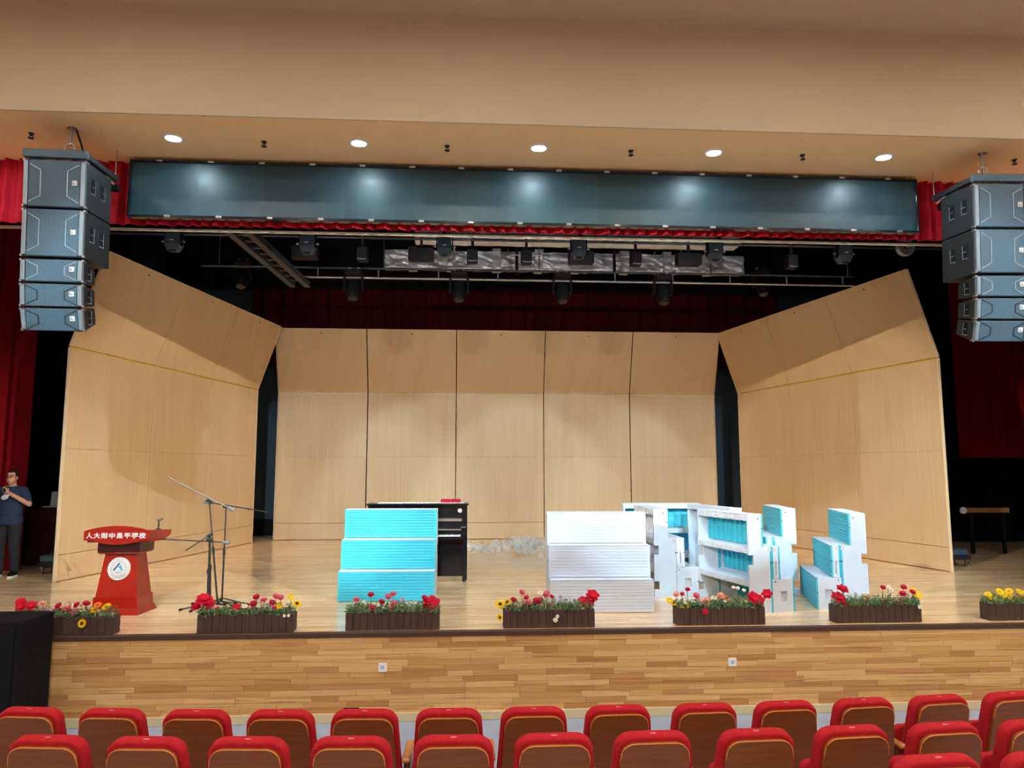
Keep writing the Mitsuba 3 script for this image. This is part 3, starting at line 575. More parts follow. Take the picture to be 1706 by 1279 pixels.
GL = [[[[[-78,-101],[-76,-94],[-58,-84],[-44,-71],[-26,-42],[-15,-6],[-12,40],[-9,43],[9,43],[12,38],[12,2],[23,-35],[41,-66],[60,-84],[78,-93],[79,-100],[68,-112],[63,-112],[43,-100],[20,-76],[1,-40],[-20,-78],[-45,-103],[-59,-112],[-65,-113]]]],[[[[-78,-101],[-76,-94],[-49,-79],[-34,-63],[-24,-45],[-18,-25],[-73,-24],[-75,-22],[-75,-5],[-72,-2],[-14,-2],[-10,43],[9,44],[12,40],[11,-2],[73,-2],[75,-4],[76,-20],[73,-24],[18,-25],[26,-45],[40,-67],[53,-80],[78,-95],[78,-100],[66,-114],[44,-103],[23,-83],[1,-47],[-19,-81],[-40,-101],[-63,-114],[-67,-113]]]],[[[[-72,-110],[-71,35],[-69,37],[-30,38],[-18,31],[-20,18],[-31,-12],[-30,-14],[-18,2],[-1,43],[4,44],[18,39],[18,32],[9,9],[10,7],[42,7],[44,40],[46,42],[62,42],[65,39],[65,8],[78,6],[79,-11],[76,-14],[65,-15],[65,-98],[61,-108],[55,-112],[45,-114],[29,-114],[26,-112],[21,-96],[24,-92],[43,-92],[43,-67],[40,-66],[31,-71],[24,-70],[7,-34],[5,-112],[-13,-113],[-15,-111],[-16,-35],[-21,-38],[-19,-55],[-24,-72],[-33,-78],[-51,-80],[-52,-113],[-69,-114]],[[6,-25],[23,-20],[29,-28],[40,-53],[43,-54],[43,-14],[7,-14]],[[-49,-25],[-51,-26],[-51,-57],[-45,-59],[-40,-55],[-40,-45]],[[-51,-1],[-48,-1],[-44,16],[-51,15]]]],[[[[-70,-67],[-70,11],[-67,15],[-13,15],[-11,42],[-9,44],[8,44],[11,41],[12,15],[66,15],[69,13],[69,-68],[67,-70],[50,-70],[46,-61],[11,-61],[11,-111],[8,-114],[-8,-114],[-12,-110],[-13,-61],[-47,-61],[-48,-69],[-51,-71],[-67,-71]],[[11,-38],[47,-39],[47,-7],[11,-7]],[[-48,-38],[-12,-39],[-12,-7],[-48,-7]]]],[[[[-66,-36],[-61,-33],[-50,-32],[-53,-29],[-52,37],[52,37],[54,34],[54,-27],[51,-32],[62,-33],[66,-36],[66,-112],[64,-114],[46,-114],[42,-107],[-42,-107],[-46,-114],[-64,-114],[-66,-111]],[[-42,-80],[-42,-86],[43,-85],[42,-80]],[[-42,-54],[-42,-60],[43,-59],[42,-54]],[[-31,-10],[30,-11],[31,-7],[-30,-6]],[[-31,14],[29,13],[31,17],[-30,18]]]],[[[[-77,-53],[-77,-39],[-74,-35],[-42,-34],[-57,3],[-56,10],[-65,11],[-68,14],[-67,32],[65,33],[68,30],[68,14],[65,11],[57,10],[58,2],[40,-34],[74,-35],[77,-38],[77,-54],[74,-57],[11,-57],[11,-111],[8,-114],[-8,-114],[-11,-112],[-13,-57],[-74,-57]],[[11,-34],[20,-34],[18,-28],[30,-5],[35,11],[11,10]],[[-35,11],[-22,-22],[-21,-30],[-24,-34],[-13,-35],[-12,10]]]],[[[[-75,-66],[-75,-49],[-72,-47],[-12,-47],[-11,-38],[-3,-32],[-46,-31],[-50,-23],[-54,-25],[-71,-24],[-72,14],[-69,17],[-51,18],[-60,32],[-58,37],[-48,42],[-42,42],[-25,17],[-10,17],[-9,21],[-17,34],[-17,39],[-8,44],[1,45],[9,34],[16,17],[26,17],[43,43],[62,37],[62,30],[54,18],[71,17],[73,15],[73,-23],[70,-25],[55,-25],[51,-23],[20,-46],[73,-47],[76,-50],[76,-66],[74,-68],[12,-68],[9,-105],[4,-110],[-6,-113],[-32,-114],[-36,-112],[-42,-95],[-39,-92],[-11,-92],[-11,-69],[-73,-68]],[[-51,-14],[-49,-15],[-44,-10],[40,-10],[50,-17],[51,-5],[-50,-4]]]],[[[[-80,-65],[-68,-44],[-58,-14],[-59,-11],[-74,-10],[-75,7],[-72,10],[-54,11],[-53,43],[-36,44],[-33,41],[-32,10],[-22,10],[-21,17],[-18,20],[15,20],[7,33],[7,38],[20,45],[24,45],[30,39],[41,20],[74,20],[77,17],[77,2],[74,-1],[55,-2],[72,-23],[77,-34],[65,-45],[55,-41],[41,-71],[57,-84],[79,-94],[79,-100],[70,-112],[64,-113],[45,-104],[26,-89],[2,-107],[-12,-114],[-17,-114],[-27,-103],[-27,-97],[-11,-89],[11,-72],[-6,-43],[-15,-46],[-23,-58],[-27,-59],[-33,-56],[-33,-111],[-36,-114],[-51,-114],[-54,-111],[-54,-66],[-57,-67],[-64,-82],[-72,-84],[-80,-70]],[[11,-25],[19,-44],[25,-52],[31,-44],[37,-26],[43,-23],[30,-8],[31,-1],[22,-1],[21,-7]],[[-31,-11],[-24,-27],[-21,-27],[-7,-12],[-2,-2],[-14,-1],[-16,-10]]]]]
gm = []
for i, polys in enumerate(GL):
    s = 0.074/150
    for pr in polys:
        q = Polygon([(x*s, y*s*0.86) for x, y in pr[0]], [[(x*s, y*s*0.86) for x, y in h] for h in pr[1:]]).buffer(0.0008)
        for g in getattr(q, 'geoms', [q]):
            gm.append(mv(prism_y(g, -0.279, -0.2748), (-0.315+i*0.0895, 0, 0.935+0.012)))
part(t, 'lettering', P(cat(gm), 'm_paper'), M, label='white Chinese lettering')
# emblem on the sloping front
sl = math.atan2(0.065, 0.505)
E_ = M @ T().translate([0, -0.19+0.065*0.61, 0.53]).rotate([1, 0, 0], -math.degrees(sl))
disc = lambda r, y0, y1, n=40: mv(rot(trimesh.creation.cylinder(r, y1-y0, sections=n), math.pi/2, (1, 0, 0)), (0, (y0+y1)/2, 0))
eb = part(t, 'emblem', P(disc(0.135, -0.012, 0.03), 'm_paper', 40), E_, label='white round school emblem')
ringm = cat([tube([(r_*math.cos(a), -0.0125, r_*math.sin(a)) for a in np.linspace(0, 2*math.pi, 41)], 0.0014, 5) for r_ in (0.088,)])
part(eb, 'ring_line', P(ringm, 'm_pen'), E_)
part(eb, 'left_stroke', P(prism_y(Polygon([(-0.071, -0.022), (-0.052, -0.022), (0.012, 0.057), (0.006, 0.066), (-0.004, 0.066)]), -0.0145, -0.011), 'm_navy'), E_)
part(eb, 'right_stroke', P(prism_y(Polygon([(0.018, 0.045), (0.052, -0.024), (0.028, -0.024), (0.022, -0.004), (0.010, 0.010), (-0.010, 0.014)]), -0.0145, -0.011), 'm_teal'), E_)
yr = meshkit.text_mesh('2014', 0.016, 0.003); b = yr.bounds; yr.apply_translation([-(b[0][0]+b[1][0])/2, -(b[0][1]+b[1][1])/2, 0])
yv = np.asarray(yr.vertices); yr.vertices = np.c_[yv[:, 0], -0.0115-yv[:, 2], yv[:, 1]-0.044]
part(eb, 'year', P(yr, 'm_pen'), E_)
rt = []
for k in range(8):
    a = -math.pi/2+(k-3.5)*0.24
    for pr in GL[k]:
        s = 0.014/150
        q = Polygon([(x*s, y*s) for x, y in pr[0]]).buffer(0)
        for g in getattr(q, 'geoms', [q]):
            m = prism_y(g, -0.0135, -0.0115); rt.append(mv(rot(m, -(a+math.pi/2), (0, 1, 0)), (0.104*math.cos(a), 0, 0.104*math.sin(a))))
part(eb, 'ring_lettering', P(cat(rt), 'm_pen'), E_)
t = thing('lectern_microphone', 'small gooseneck microphone holder standing on the lectern top', 'microphone')
M2 = M @ T().translate([0.32, 0.12, 0.966])
part(t, 'base', P(lathe([(0, 0), (0.035, 0), (0.035, 0.01), (0.012, 0.02), (0, 0.02)], 18), 'm_spk', 40), M2)
part(t, 'gooseneck', P(cat([tube([(0, 0, 0.01), (0.002, 0, 0.06), (0.004, 0, 0.115)], 0.008, 8), tube([(0.002, 0, 0.05), (0.0025, 0, 0.07)], 0.012, 8)]), 'm_spk', 40), M2)
part(t, 'clip', P(cat([tube([(-0.02, 0, 0.125), (0.01, 0, 0.12), (0.055, 0, 0.142)], [0.012, 0.016, 0.010], 8)]), 'm_steel', 40), M2)

# ------------------------------------------------------------------ microphone stands
def mic_stand(label, base, top, boom, rz, thick=0.011):
    """base, top: world points; boom: (tail point, tip point) in world; tripod legs turned by rz"""
    t = thing('microphone_stand', label, 'microphone stand')
    b, p = np.array(base), np.array(top)
    mid = b+(p-b)*0.55
    part(t, 'lower_pole', P(tube([b+(p-b)*0.06, mid], thick, 10), 'm_spk', 40))
    part(t, 'upper_pole', P(tube([mid, p], thick*0.7, 10), 'm_spk', 40))
    part(t, 'clutch', P(tube([mid-(p-b)*0.03, mid+(p-b)*0.03], thick*1.5, 10), 'm_spk', 40))
    for k in range(3):
        a = rz+k*2*math.pi/3
        e = np.array([b[0]+0.33*math.cos(a), b[1]+0.33*math.sin(a), ZS+0.014])
        l = part(t, 'leg', P(tube([b+(p-b)*0.10, e], 0.008, 8), 'm_spk', 40))
        d = e-(b+(p-b)*0.10); d /= np.linalg.norm(d)
        part(l, 'rubber_foot', P(tube([e-d*0.04, e], 0.013, 8), 'm_black', 40))
    q0, q1 = np.array(boom[0]), np.array(boom[1])
    part(t, 'boom', P(tube([q0, q1], 0.007, 8), 'm_steel' if 'up to the left' in label else 'm_spk', 40))
    d = (q1-q0)/np.linalg.norm(q1-q0)
    part(t, 'boom_clamp', P(cat([tube([p-d*0.04, p+d*0.04], 0.018, 10), tube([p+np.array([0, -0.03, 0]), p+np.array([0, 0.03, 0])], 0.016, 10)]), 'm_spk', 40))
    part(t, 'counterweight', P(tube([q0, q0+d*0.03, q0+d*0.09], [0.022, 0.026, 0.018], 12), 'm_grey', 40))
mic_stand('microphone stand whose long boom points up to the left', (-2.972, 9.530, 1.000), (-3.167, 9.620, 2.322), ((-2.873, 9.660, 2.208), (-3.635, 9.500, 2.622)), 1.2)
mic_stand('microphone stand whose boom slopes down to the right', (-3.009, 9.772, 1.000), (-3.008, 9.780, 2.244), ((-3.301, 9.850, 2.309), (-2.449, 9.650, 2.185)), 0.5)
mic_stand('short microphone stand with a level boom reaching toward the lectern', (-3.140, 9.659, 1.000), (-3.167, 9.700, 1.839), ((-2.919, 9.700, 1.810), (-3.842, 9.720, 1.858)), 3.3, 0.016)
mic_stand('short microphone stand with its boom drooping to the lower left', (-3.183, 9.866, 1.000), (-3.240, 9.920, 1.882), ((-3.218, 9.950, 1.906), (-3.493, 9.800, 1.701)), 2.6, 0.016)

# ------------------------------------------------------------------ flower planters
FLOWERS = [
    [('red', -0.003, 0.143, 1.1), ('red', 0.027, 0.100, 1.2), ('red', 0.135, 0.111, 1.2), ('peach', 0.240, 0.128, 1.0), ('rose', 0.420, 0.107, 1.0), ('pink', 0.510, 0.082, 1.0), ('pink', 0.442, 0.058, 1.0), ('pink', 0.524, 0.014, 1.2), ('pink', 0.589, 0.038, 1.0), ('cream', 0.560, 0.112, 1.0), ('rose', 0.597, 0.112, 1.0), ('rose', 0.697, 0.125, 1.1), ('rose', 0.736, 0.036, 1.0), ('yellow', 0.789, 0.067, 1.1), ('yellow', 0.880, 0.084, 1.3), ('orange', 0.817, 0.115, 1.0), ('cream', 0.866, 0.016, 0.7), ('sunflower', 0.700, -0.061, 1.1), ('lilac', 0.308, 0.060, 0.8), ('cream', 0.367, 0.084, 0.8)],
    [('red', 0.043, 0.153, 1.7), ('red', -0.031, 0.079, 1.1), ('red', 0.101, 0.115, 1.2), ('red', 0.385, 0.062, 1.0), ('rose', 0.596, 0.172, 1.0), ('rose', 0.562, 0.097, 1.1), ('cream', 0.639, 0.142, 1.0), ('pink', 0.675, 0.142, 1.0), ('cream', 0.629, 0.080, 1.0), ('cream', 0.475, 0.073, 1.0), ('rose', 0.757, 0.108, 1.0), ('pink', 0.795, 0.174, 1.0), ('pink', 0.846, 0.163, 1.0), ('yellow', 0.828, 0.078, 1.0), ('yellow', 0.944, 0.162, 0.9), ('sunflower', 1.013, 0.092, 1.2), ('cream', 0.906, -0.013, 0.6), ('cream', 0.953, -0.011, 0.6), ('lilac', 0.141, 0.065, 0.7)],
    [('pink', 0.105, 0.126, 1.0), ('rose', 0.258, 0.173, 1.0), ('pink', 0.446, 0.156, 1.0), ('pink', 0.497, 0.177, 1.0), ('rose', 0.373, 0.097, 1.0), ('pink', 0.512, 0.088, 1.0), ('rose', 0.284, 0.040, 1.1), ('rose', 0.480, 0.025, 1.1), ('cream', 0.228, 0.017, 0.7), ('lilac', 0.601, 0.128, 1.0), ('rose', 0.839, 0.136, 1.0), ('red', 0.913, 0.071, 1.9), ('red', 0.867, 0.109, 1.1), ('cream', 0.183, 0.098, 0.8), ('cream', 0.403, 0.038, 0.6)],
    [('sunflower', -0.036, 0.059, 1.3), ('sunflower', 0.040, 0.078, 1.1), ('sunflower', -0.044, -0.066, 0.9), ('rose', 0.116, 0.093, 1.1), ('pink', 0.202, 0.183, 1.0), ('rose', 0.254, 0.127, 0.8), ('pink', 0.274, 0.075, 1.0), ('rose', 0.407, 0.080, 1.2), ('rose', 0.360, 0.087, 1.0), ('cream', 0.407, 0.173, 1.0), ('pink', 0.480, 0.154, 1.1), ('rose', 0.537, 0.127, 0.8), ('lilac', 0.633, 0.123, 1.0), ('cream', 0.565, -0.101, 0.9), ('cream', 0.585, -0.063, 0.7), ('red', 0.939, 0.062, 1.6), ('red', 0.994, 0.139, 1.5), ('red', 0.879, 0.082, 1.1)],
    [('sunflower', 0.108, 0.013, 1.3), ('yellow', -0.058, 0.070, 1.0), ('sunflower', -0.013, 0.047, 1.0), ('peach', 0.010, 0.141, 1.0), ('rose', 0.150, 0.189, 0.8), ('rose', 0.086, 0.141, 0.7), ('pink', 0.244, 0.119, 1.1), ('cream', 0.260, 0.066, 1.0), ('peach', 0.314, 0.050, 1.0), ('peach', 0.369, 0.069, 1.0), ('cream', 0.438, 0.101, 1.1), ('peach', 0.524, 0.120, 1.1), ('orange', 0.589, 0.086, 1.0), ('rose', 0.314, -0.035, 1.0), ('cream', 0.678, 0.204, 0.8), ('cream', 0.726, 0.197, 0.8), ('cream', 0.788, 0.176, 0.8), ('red', 0.886, 0.100, 1.5), ('red', 0.956, 0.069, 1.3), ('red', 1.055, 0.134, 1.2)],
    [('red', 0.124, 0.176, 1.4), ('red', 0.064, 0.087, 1.6), ('red', 0.109, 0.024, 1.2), ('rose', 0.596, 0.187, 0.9), ('cream', 0.658, 0.191, 1.0), ('rose', 0.857, 0.184, 1.0), ('rose', 0.813, 0.118, 1.1), ('rose', 0.934, 0.135, 1.0), ('rose', 0.807, 0.024, 1.0), ('cream', 0.893, 0.079, 1.0), ('cream', 0.701, 0.151, 1.0), ('yellow', 1.010, 0.101, 1.1), ('yellow', 0.958, 0.168, 0.9), ('cream', 0.967, -0.016, 0.8), ('lilac', 0.262, 0.128, 0.7)],
    [('yellow', 0.038, 0.095, 1.0), ('yellow', 0.170, 0.127, 1.1), ('yellow', 0.206, 0.073, 1.0), ('yellow', 0.308, 0.126, 1.1), ('yellow', 0.409, 0.125, 1.0), ('yellow', 0.282, 0.079, 1.0), ('yellow', 0.328, 0.024, 1.0), ('yellow', 0.127, 0.040, 0.9), ('yellow', 0.473, 0.104, 1.0), ('yellow', 0.573, 0.090, 1.0), ('yellow', 0.511, 0.036, 1.0), ('yellow', 0.425, 0.050, 1.0)],
]
PLANTERS = [(-4.645, 8.285), (-2.8, 8.29), (-1.262, 8.325), (0.433, 8.345), (2.352, 8.37), (4.17, 8.385), (5.99, 8.41)]
def petal(n, L, W, cup, ring_r, phase=0.0, seg=2, tip=0.55):
    """a ring of petals around +z"""
    V, F = [], []
    for i in range(n):
        a = phase+i*2*math.pi/n; ca, sa = math.cos(a), math.sin(a)
        prof = [(0.0, 0.25*W), (0.45, W), (0.85, W*tip*1.3), (1.0, W*0.12)]
        b = len(V)
        for u, w in prof:
            rr = ring_r+u*L*math.cos(cup); z = u*L*math.sin(cup)-0.12*L*u*u
            for s in (-0.5, 0, 0.5):
                zz = z-(0.10*w if s == 0 else 0)
                V.append((ca*rr-sa*s*w, sa*rr+ca*s*w, zz))
        for j in range(3):
            for k in range(2):
                p, q = b+j*3+k, b+j*3+k+1
                F += [(p, q, q+3), (p, q+3, p+3)]
    return trimesh.Trimesh(V, F, process=False)
def ball(r, sq=1.0):
    m = trimesh.creation.icosphere(1, r); m.vertices = np.asarray(m.vertices)*[1, 1, sq]; return m
F_BIG = cat([petal(6, 0.050, 0.042, 0.15, 0.004), mv(petal(5, 0.038, 0.032, 0.55, 0.003, 0.4), (0, 0, 0.006))])
F_ROSE = cat([petal(6, 0.024, 0.026, 0.35, 0.004), petal(5, 0.022, 0.024, 0.9, 0.004, 0.5), mv(ball(0.012, 1.1), (0, 0, 0.012))])
F_DAISY = cat([petal(10, 0.028, 0.014, 0.12, 0.008), petal(10, 0.025, 0.012, 0.3, 0.008, 0.3)])
F_SMALL = cat([petal(6, 0.020, 0.018, 0.4, 0.003), mv(ball(0.007), (0, 0, 0.006))])
EYE = mv(ball(0.013, 0.5), (0, 0, 0.005))
FP = {}
for c in ('red', 'pink', 'rose', 'peach', 'cream', 'yellow', 'lilac', 'orange'):
    FP[c] = P(F_BIG if c == 'red' else F_DAISY if c in ('yellow', 'orange') else F_ROSE if c in ('pink', 'rose', 'peach') else F_SMALL, 'm_fl_'+c, True)
FP['sunflower'] = P(F_DAISY, 'm_fl_yellow', True)
DEYE, DEYEY = P(EYE, 'm_fl_eye', True), P(EYE, 'm_fl_orange', True)
FN = dict(red='red_flower', pink='pink_flower', rose='deep_pink_flower', peach='peach_flower', cream='white_flower', yellow='yellow_flower', lilac='lilac_flower', orange='orange_flower', sunflower='sunflower')
slat_f = P(cbox(0.0015, 0.0755, 0, 0.014, 0.004, 0.19, 0.002), 'm_slat')
slat_s = P(cbox(0, 0.014, 0.0015, 0.0705, 0.004, 0.19, 0.002), 'm_slat')
soil = P(box(0.014, 0.986, 0.016, 0.154, 0.02, 0.165), 'm_soil')
def leaves(seed, n, sprawl):
    r = np.random.default_rng(seed); V, F = [], []
    for i in range(n):
        x, y, z = r.uniform(0.01, 0.99), r.uniform(-0.015, 0.165), 0.185+abs(r.normal(0, 0.036))
        L, W = r.uniform(0.025, 0.06), r.uniform(0.008, 0.02)
        d = np.array([r.normal(), r.normal(-0.3), r.normal(0.35, 0.5)]); d /= np.linalg.norm(d)
        s = np.cross(d, r.normal(size=3)); s /= np.linalg.norm(s)+1e-9; nn = np.cross(d, s)
        o = np.array([x, y, z]); b = len(V)
        V += [o, o+d*L*0.5+s*W*0.5+nn*0.003, o+d*L, o+d*L*0.5-s*W*0.5+nn*0.003]; F += [(b, b+1, b+2), (b, b+2, b+3)]
    return trimesh.Trimesh(V, F, process=False)
def blades(seed, n, xs, hmax):
    r = np.random.default_rng(seed+50); V, F = [], []
    for i in range(n):
        a, b2 = xs[r.integers(len(xs))]
        x, y = r.uniform(a, b2), r.uniform(0.0, 0.16); h = r.uniform(0.05, hmax); lean = r.normal(0, 0.35, 2)*h
        o = np.array([x, y, 0.17]); w = r.uniform(0.003, 0.007); t = r.uniform(0, math.pi); s = np.array([math.cos(t), math.sin(t), 0])*w; b = len(V)
        m_ = o+np.array([lean[0]*0.3, lean[1]*0.3, h*0.6]); e = o+np.array([lean[0], lean[1], h])
        V += [o-s, o+s, m_-s, m_+s, e]; F += [(b, b+1, b+3), (b, b+3, b+2), (b+2, b+3, b+4)]
    return trimesh.Trimesh(V, F, process=False)
PL_LABEL = ['brown slatted planter with red flowers at its left end and a sunflower, before the lectern', 'brown slatted planter with a big red flower at left, in front of the microphone stands',
            'brown slatted planter with pink flowers and one big red bloom, before the bright blue riser', 'brown slatted planter with sunflowers at left and a red bloom touching the white riser',
            'brown slatted planter with peach flowers, sunflower left and red right, before the open-backed riser', 'brown slatted planter with red blooms at left and only grass in its middle',
            'brown slatted planter with only yellow flowers at the far right']
GR = [[(0.3, 0.5)], [(0.15, 0.4), (0.3, 0.6)], [(0.02, 0.35), (0.5, 0.8)], [(0.5, 0.85)], [(0.6, 0.85), (0.5, 0.9)], [(0.2, 0.65), (0.2, 0.65), (0.85, 1.0)], [(0.0, 0.2)]]
for i, (x, y) in enumerate(PLANTERS):
    t = thing('flower_planter', PL_LABEL[i], 'planter'); M = place(x, y, ZS, [-0.03, 0.0, 0, 0, 0, 0, 0][i])
    for k in range(13):
        part(t, 'slat', slat_f, M @ T().translate([k*0.077, 0, 0])); part(t, 'slat', slat_f, M @ T().translate([k*0.077, 0.156, 0]))
    for k in range(2):
        part(t, 'slat', slat_s, M @ T().translate([0, 0.014+k*0.071, 0])); part(t, 'slat', slat_s, M @ T().translate([0.987, 0.014+k*0.071, 0]))
    part(t, 'soil', soil, M)
    part(t, 'foliage', P(leaves(i+1, 1000, 0), 'm_leaf'), M, kind='stuff')
    part(t, 'grass', P(blades(i, 240, GR[i]+[(0.02, 0.98)], 0.15 if i in (2, 3, 4, 5) else 0.11), 'm_grass'), M, kind='stuff')
    rr = random.Random(i+9); stems = []
    extra = [(rr.choice(['yellow'] if i == 6 else ['pink', 'cream', 'cream', 'rose', 'peach', 'lilac']), rr.uniform(0.04, 0.96), rr.uniform(0.0, 0.07), rr.uniform(0.45, 0.75)) for _ in range(20)]
    for k, (c, u, h, s) in enumerate(FLOWERS[i]+extra):
        yy = 0.03+rr.random()*0.06 if h > -0.005 else -0.022
        zz = 0.19+h; s *= 1.0 if c == 'red' else 1.45 if c in ('pink', 'rose', 'peach', 'cream') else 1.25
        if yy > 0: stems.append(tube([(min(0.98, max(0.02, u)), 0.07, 0.165), (u, yy+0.012, zz-0.006)], 0.003, 4))
        pitch = rr.uniform(0.55, 1.0) if h > -0.005 else 1.35
        Mf = M @ T().translate([u, yy, zz]).rotate([0, 0, 1], rr.uniform(-35, 35)).rotate([1, 0, 0], math.degrees(pitch)).rotate([0, 0, 1], rr.uniform(0, 60)).scale([s, s, s])
        f = part(t, FN[c], FP[c], Mf)
        if c == 'sunflower': part(f, 'flower_eye', DEYE if c == 'sunflower' else DEYEY, Mf)
    part(t, 'stems', P(cat(stems), 'm_leaf'), M, kind='stuff')
mat('m_tray', lin(84, 80, 76), 0.6)

# ------------------------------------------------------------------ auditorium seats
def rounded(w_top, w_bot, h, r, n=6, y0=0.0):
    """outline in (x, z): slightly tapered with round upper corners"""
    pts = [(-w_bot/2+0.02, y0), (w_bot/2-0.02, y0)]
    pts.append((w_bot/2, y0+0.02))
    for a in np.linspace(0, math.pi/2, n+1): pts.append((w_top/2-r+r*math.cos(a), y0+h-r*0.85+r*0.85*math.sin(a)))
    for a in np.linspace(math.pi/2, math.pi, n+1): pts.append((-w_top/2+r-r*math.cos(math.pi-a), y0+h-r*0.85+r*0.85*math.sin(a)))
    pts.append((-w_bot/2, y0+0.02))
    return pts
def cushion(outline, y0, y1, bev, crown=0.012):
    o = Polygon(outline); rings = []
    for y, d in ((y0, bev*0.6), (y0+bev*0.5, 0.0), (y1-bev, 0.0), (y1-bev*0.35, bev*0.45), (y1, bev*1.3)):
        g = np.array(o.exterior.coords[:-1]); c = g.mean(0); rings.append((y, g, d, c))
    V, n = [], len(outline)
    for y, g, d, c in rings:
        v = g-c; L = np.linalg.norm(v, axis=1, keepdims=True); q = c+v*(1-d/L); V.append(np.c_[q[:, 0], np.full(n, y), q[:, 1]])
    V = np.vstack(V+[[[rings[0][3][0], y0-0.0, rings[0][3][1]]], [[rings[-1][3][0], y1+crown, rings[-1][3][1]]]]); F = []
    for i in range(4):
        for j in range(n):
            k = (j+1) % n; F += [(i*n+j, i*n+k, (i+1)*n+k), (i*n+j, (i+1)*n+k, (i+1)*n+j)]
    for j in range(n):
        k = (j+1) % n; F += [(5*n, k, j), (5*n+1, 4*n+j, 4*n+k)]
    m = trimesh.Trimesh(V, F, process=False)
    if m.volume < 0: m.invert()
    return m
REC = 0.20
lean = lambda m: mv(rot(m, REC, (1, 0, 0)), (0, 0.0, 0.0))
so = rounded(0.46, 0.525, 0.56, 0.105)
seat_back = mv(lean(cushion(so, 0.014, 0.115, 0.035)), (0, 0.155, 0.39))
sh = rounded(0.405, 0.475, 0.535, 0.085)
seat_shell = mv(lean(cat([cushion(sh, -0.012, 0.016, 0.006, 0.0)])), (0, 0.155, 0.385))
edge_pts = [(x, -0.011, z) for x, z in sh[3:17]]
edge_pts = [(edge_pts[0][0]+0.006, -0.011, edge_pts[0][2]-0.05)]+edge_pts+[(edge_pts[-1][0]-0.006, -0.011, edge_pts[-1][2]-0.05)]
seat_edge = mv(lean(tube(edge_pts, [0.001]+[0.0038]*(len(edge_pts)-2)+[0.001], 6)), (0, 0.155, 0.385))
seat_tag = mv(lean(cbox(-0.018, 0.018, 0.045, 0.057, 0.557, 0.5612, 0.001)), (0, 0.155, 0.39))
seat_pan = mv(rot(cushion(rounded(0.43, 0.45, 0.36, 0.06), 0.0, 0.09, 0.03), -0.12, (1, 0, 0)), (0, 0.26, 0.33))
seat_arm = cat([cbox(-0.03, 0.03, 0.12, 0.50, 0.585, 0.62, 0.012)])
seat_leg = cat([cbox(-0.022, 0.022, 0.20, 0.42, 0.03, 0.585, 0.008), cbox(-0.05, 0.05, 0.14, 0.48, 0.0, 0.03, 0.006)])
SD = [('back_cushion', P(seat_back, 'm_seatred', 50)), ('back_shell', P(seat_shell, 'm_seatwood', 40)), ('shell_edge', P(seat_edge, 'm_seatedge', 40)), ('number_tag', P(seat_tag, 'm_tag')), ('seat_cushion', P(seat_pan, 'm_seatred', 50))]
DARM, DLEG = P(seat_arm, 'm_arm', 30), P(seat_leg, 'm_seatwood')
ordn = ['first', 'second', 'third', 'fourth', 'fifth', 'sixth', 'seventh', 'eighth', 'ninth', 'tenth', 'eleventh', 'twelfth', 'thirteenth', 'fourteenth']
def seat(x, y, zf, label, last=False):
    t = thing('auditorium_seat', label, 'seat', 'red theatre seats seen from behind')
    # the seat backs lean towards the camera: their top sits behind the foot of the back
    yb = y-0.06; a = -(x-0.55)/27.0*(-1)
    M = place(x+0.03*(x > 1.5), yb, zf, a)
    for n_, d in SD: part(t, n_, d, M)
    for s in ((-1, 1) if last else (-1,)):
        part(t, 'armrest', DARM, M @ T().translate([s*0.296, 0, 0])); part(t, 'leg', DLEG, M @ T().translate([s*0.296, 0, 0]))
R1 = [(-3.035, 5.615), (-2.445, 5.55), (-1.85, 5.49), (-1.265, 5.449), (-0.685, 5.425), (-0.10, 5.405), (0.495, 5.402), (1.094, 5.404), (1.69, 5.408), (2.29, 5.425), (2.888, 5.454), (3.485, 5.495), (4.085, 5.54)]
R2 = [(-2.42, 4.686), (-1.835, 4.622), (-1.247, 4.585), (-0.651, 4.557), (-0.055, 4.541), (0.535, 4.536), (1.125, 4.535), (1.724, 4.537), (2.325, 4.555), (2.925, 4.575), (3.52, 4.60)]
R3 = [(2.366, 3.776), (2.95, 3.79)]
for i, (x, y) in enumerate(R1): seat(x, y, ZF, f'red theatre seat in the row nearest the stage, {ordn[i]} from its left end', i == len(R1)-1)
for i, (x, y) in enumerate(R2): seat(x, y, ZF+0.11, f'red theatre seat in the second row from the stage, {ordn[i]} from its left end', i == len(R2)-1)
for i, (x, y) in enumerate(R3): seat(x, y, ZF+0.22, f'red theatre seat in the third row, only its top showing, {["left", "right"][i]} of two', i == 1)

# ------------------------------------------------------------------ sockets and vent in the stage front
for (x, z), lab in (((-0.849, 0.643), 'left of the two, under the blue riser'), ((2.914, 0.64), 'right of the two, under the open-backed riser')):
    t = thing('wall_socket', f'small white socket on the oak stage front, {lab}', 'socket'); M = place(x, 8.236, z)
    part(t, 'plate', P(cbox(-0.045, 0.045, -0.008, 0.004, -0.045, 0.045, 0.003), 'm_paper'), M)
    part(t, 'insert', P(cbox(-0.022, 0.022, -0.010, -0.006, -0.02, 0.02, 0.002), 'm_whiteline'), M)
    part(t, 'hole', P(cbox(-0.004, 0.004, -0.0108, -0.009, -0.004, 0.004, 0.001), 'm_trimdark'), M)
t = thing('vent_grille', 'small black vent grille low on the oak stage front', 'vent'); M = place(-1.163, 8.236, 0.205)
part(t, 'frame', P(cat([cbox(-0.08, 0.08, -0.006, 0.004, -0.035, 0.035, 0.002)]), 'm_black'), M)
part(t, 'slats', P(cat([box(-0.07+i*0.018, -0.062+i*0.018, -0.009, -0.005, z0, z0+0.022) for i in range(8) for z0 in (-0.027, 0.004)]), 'm_rail'), M)

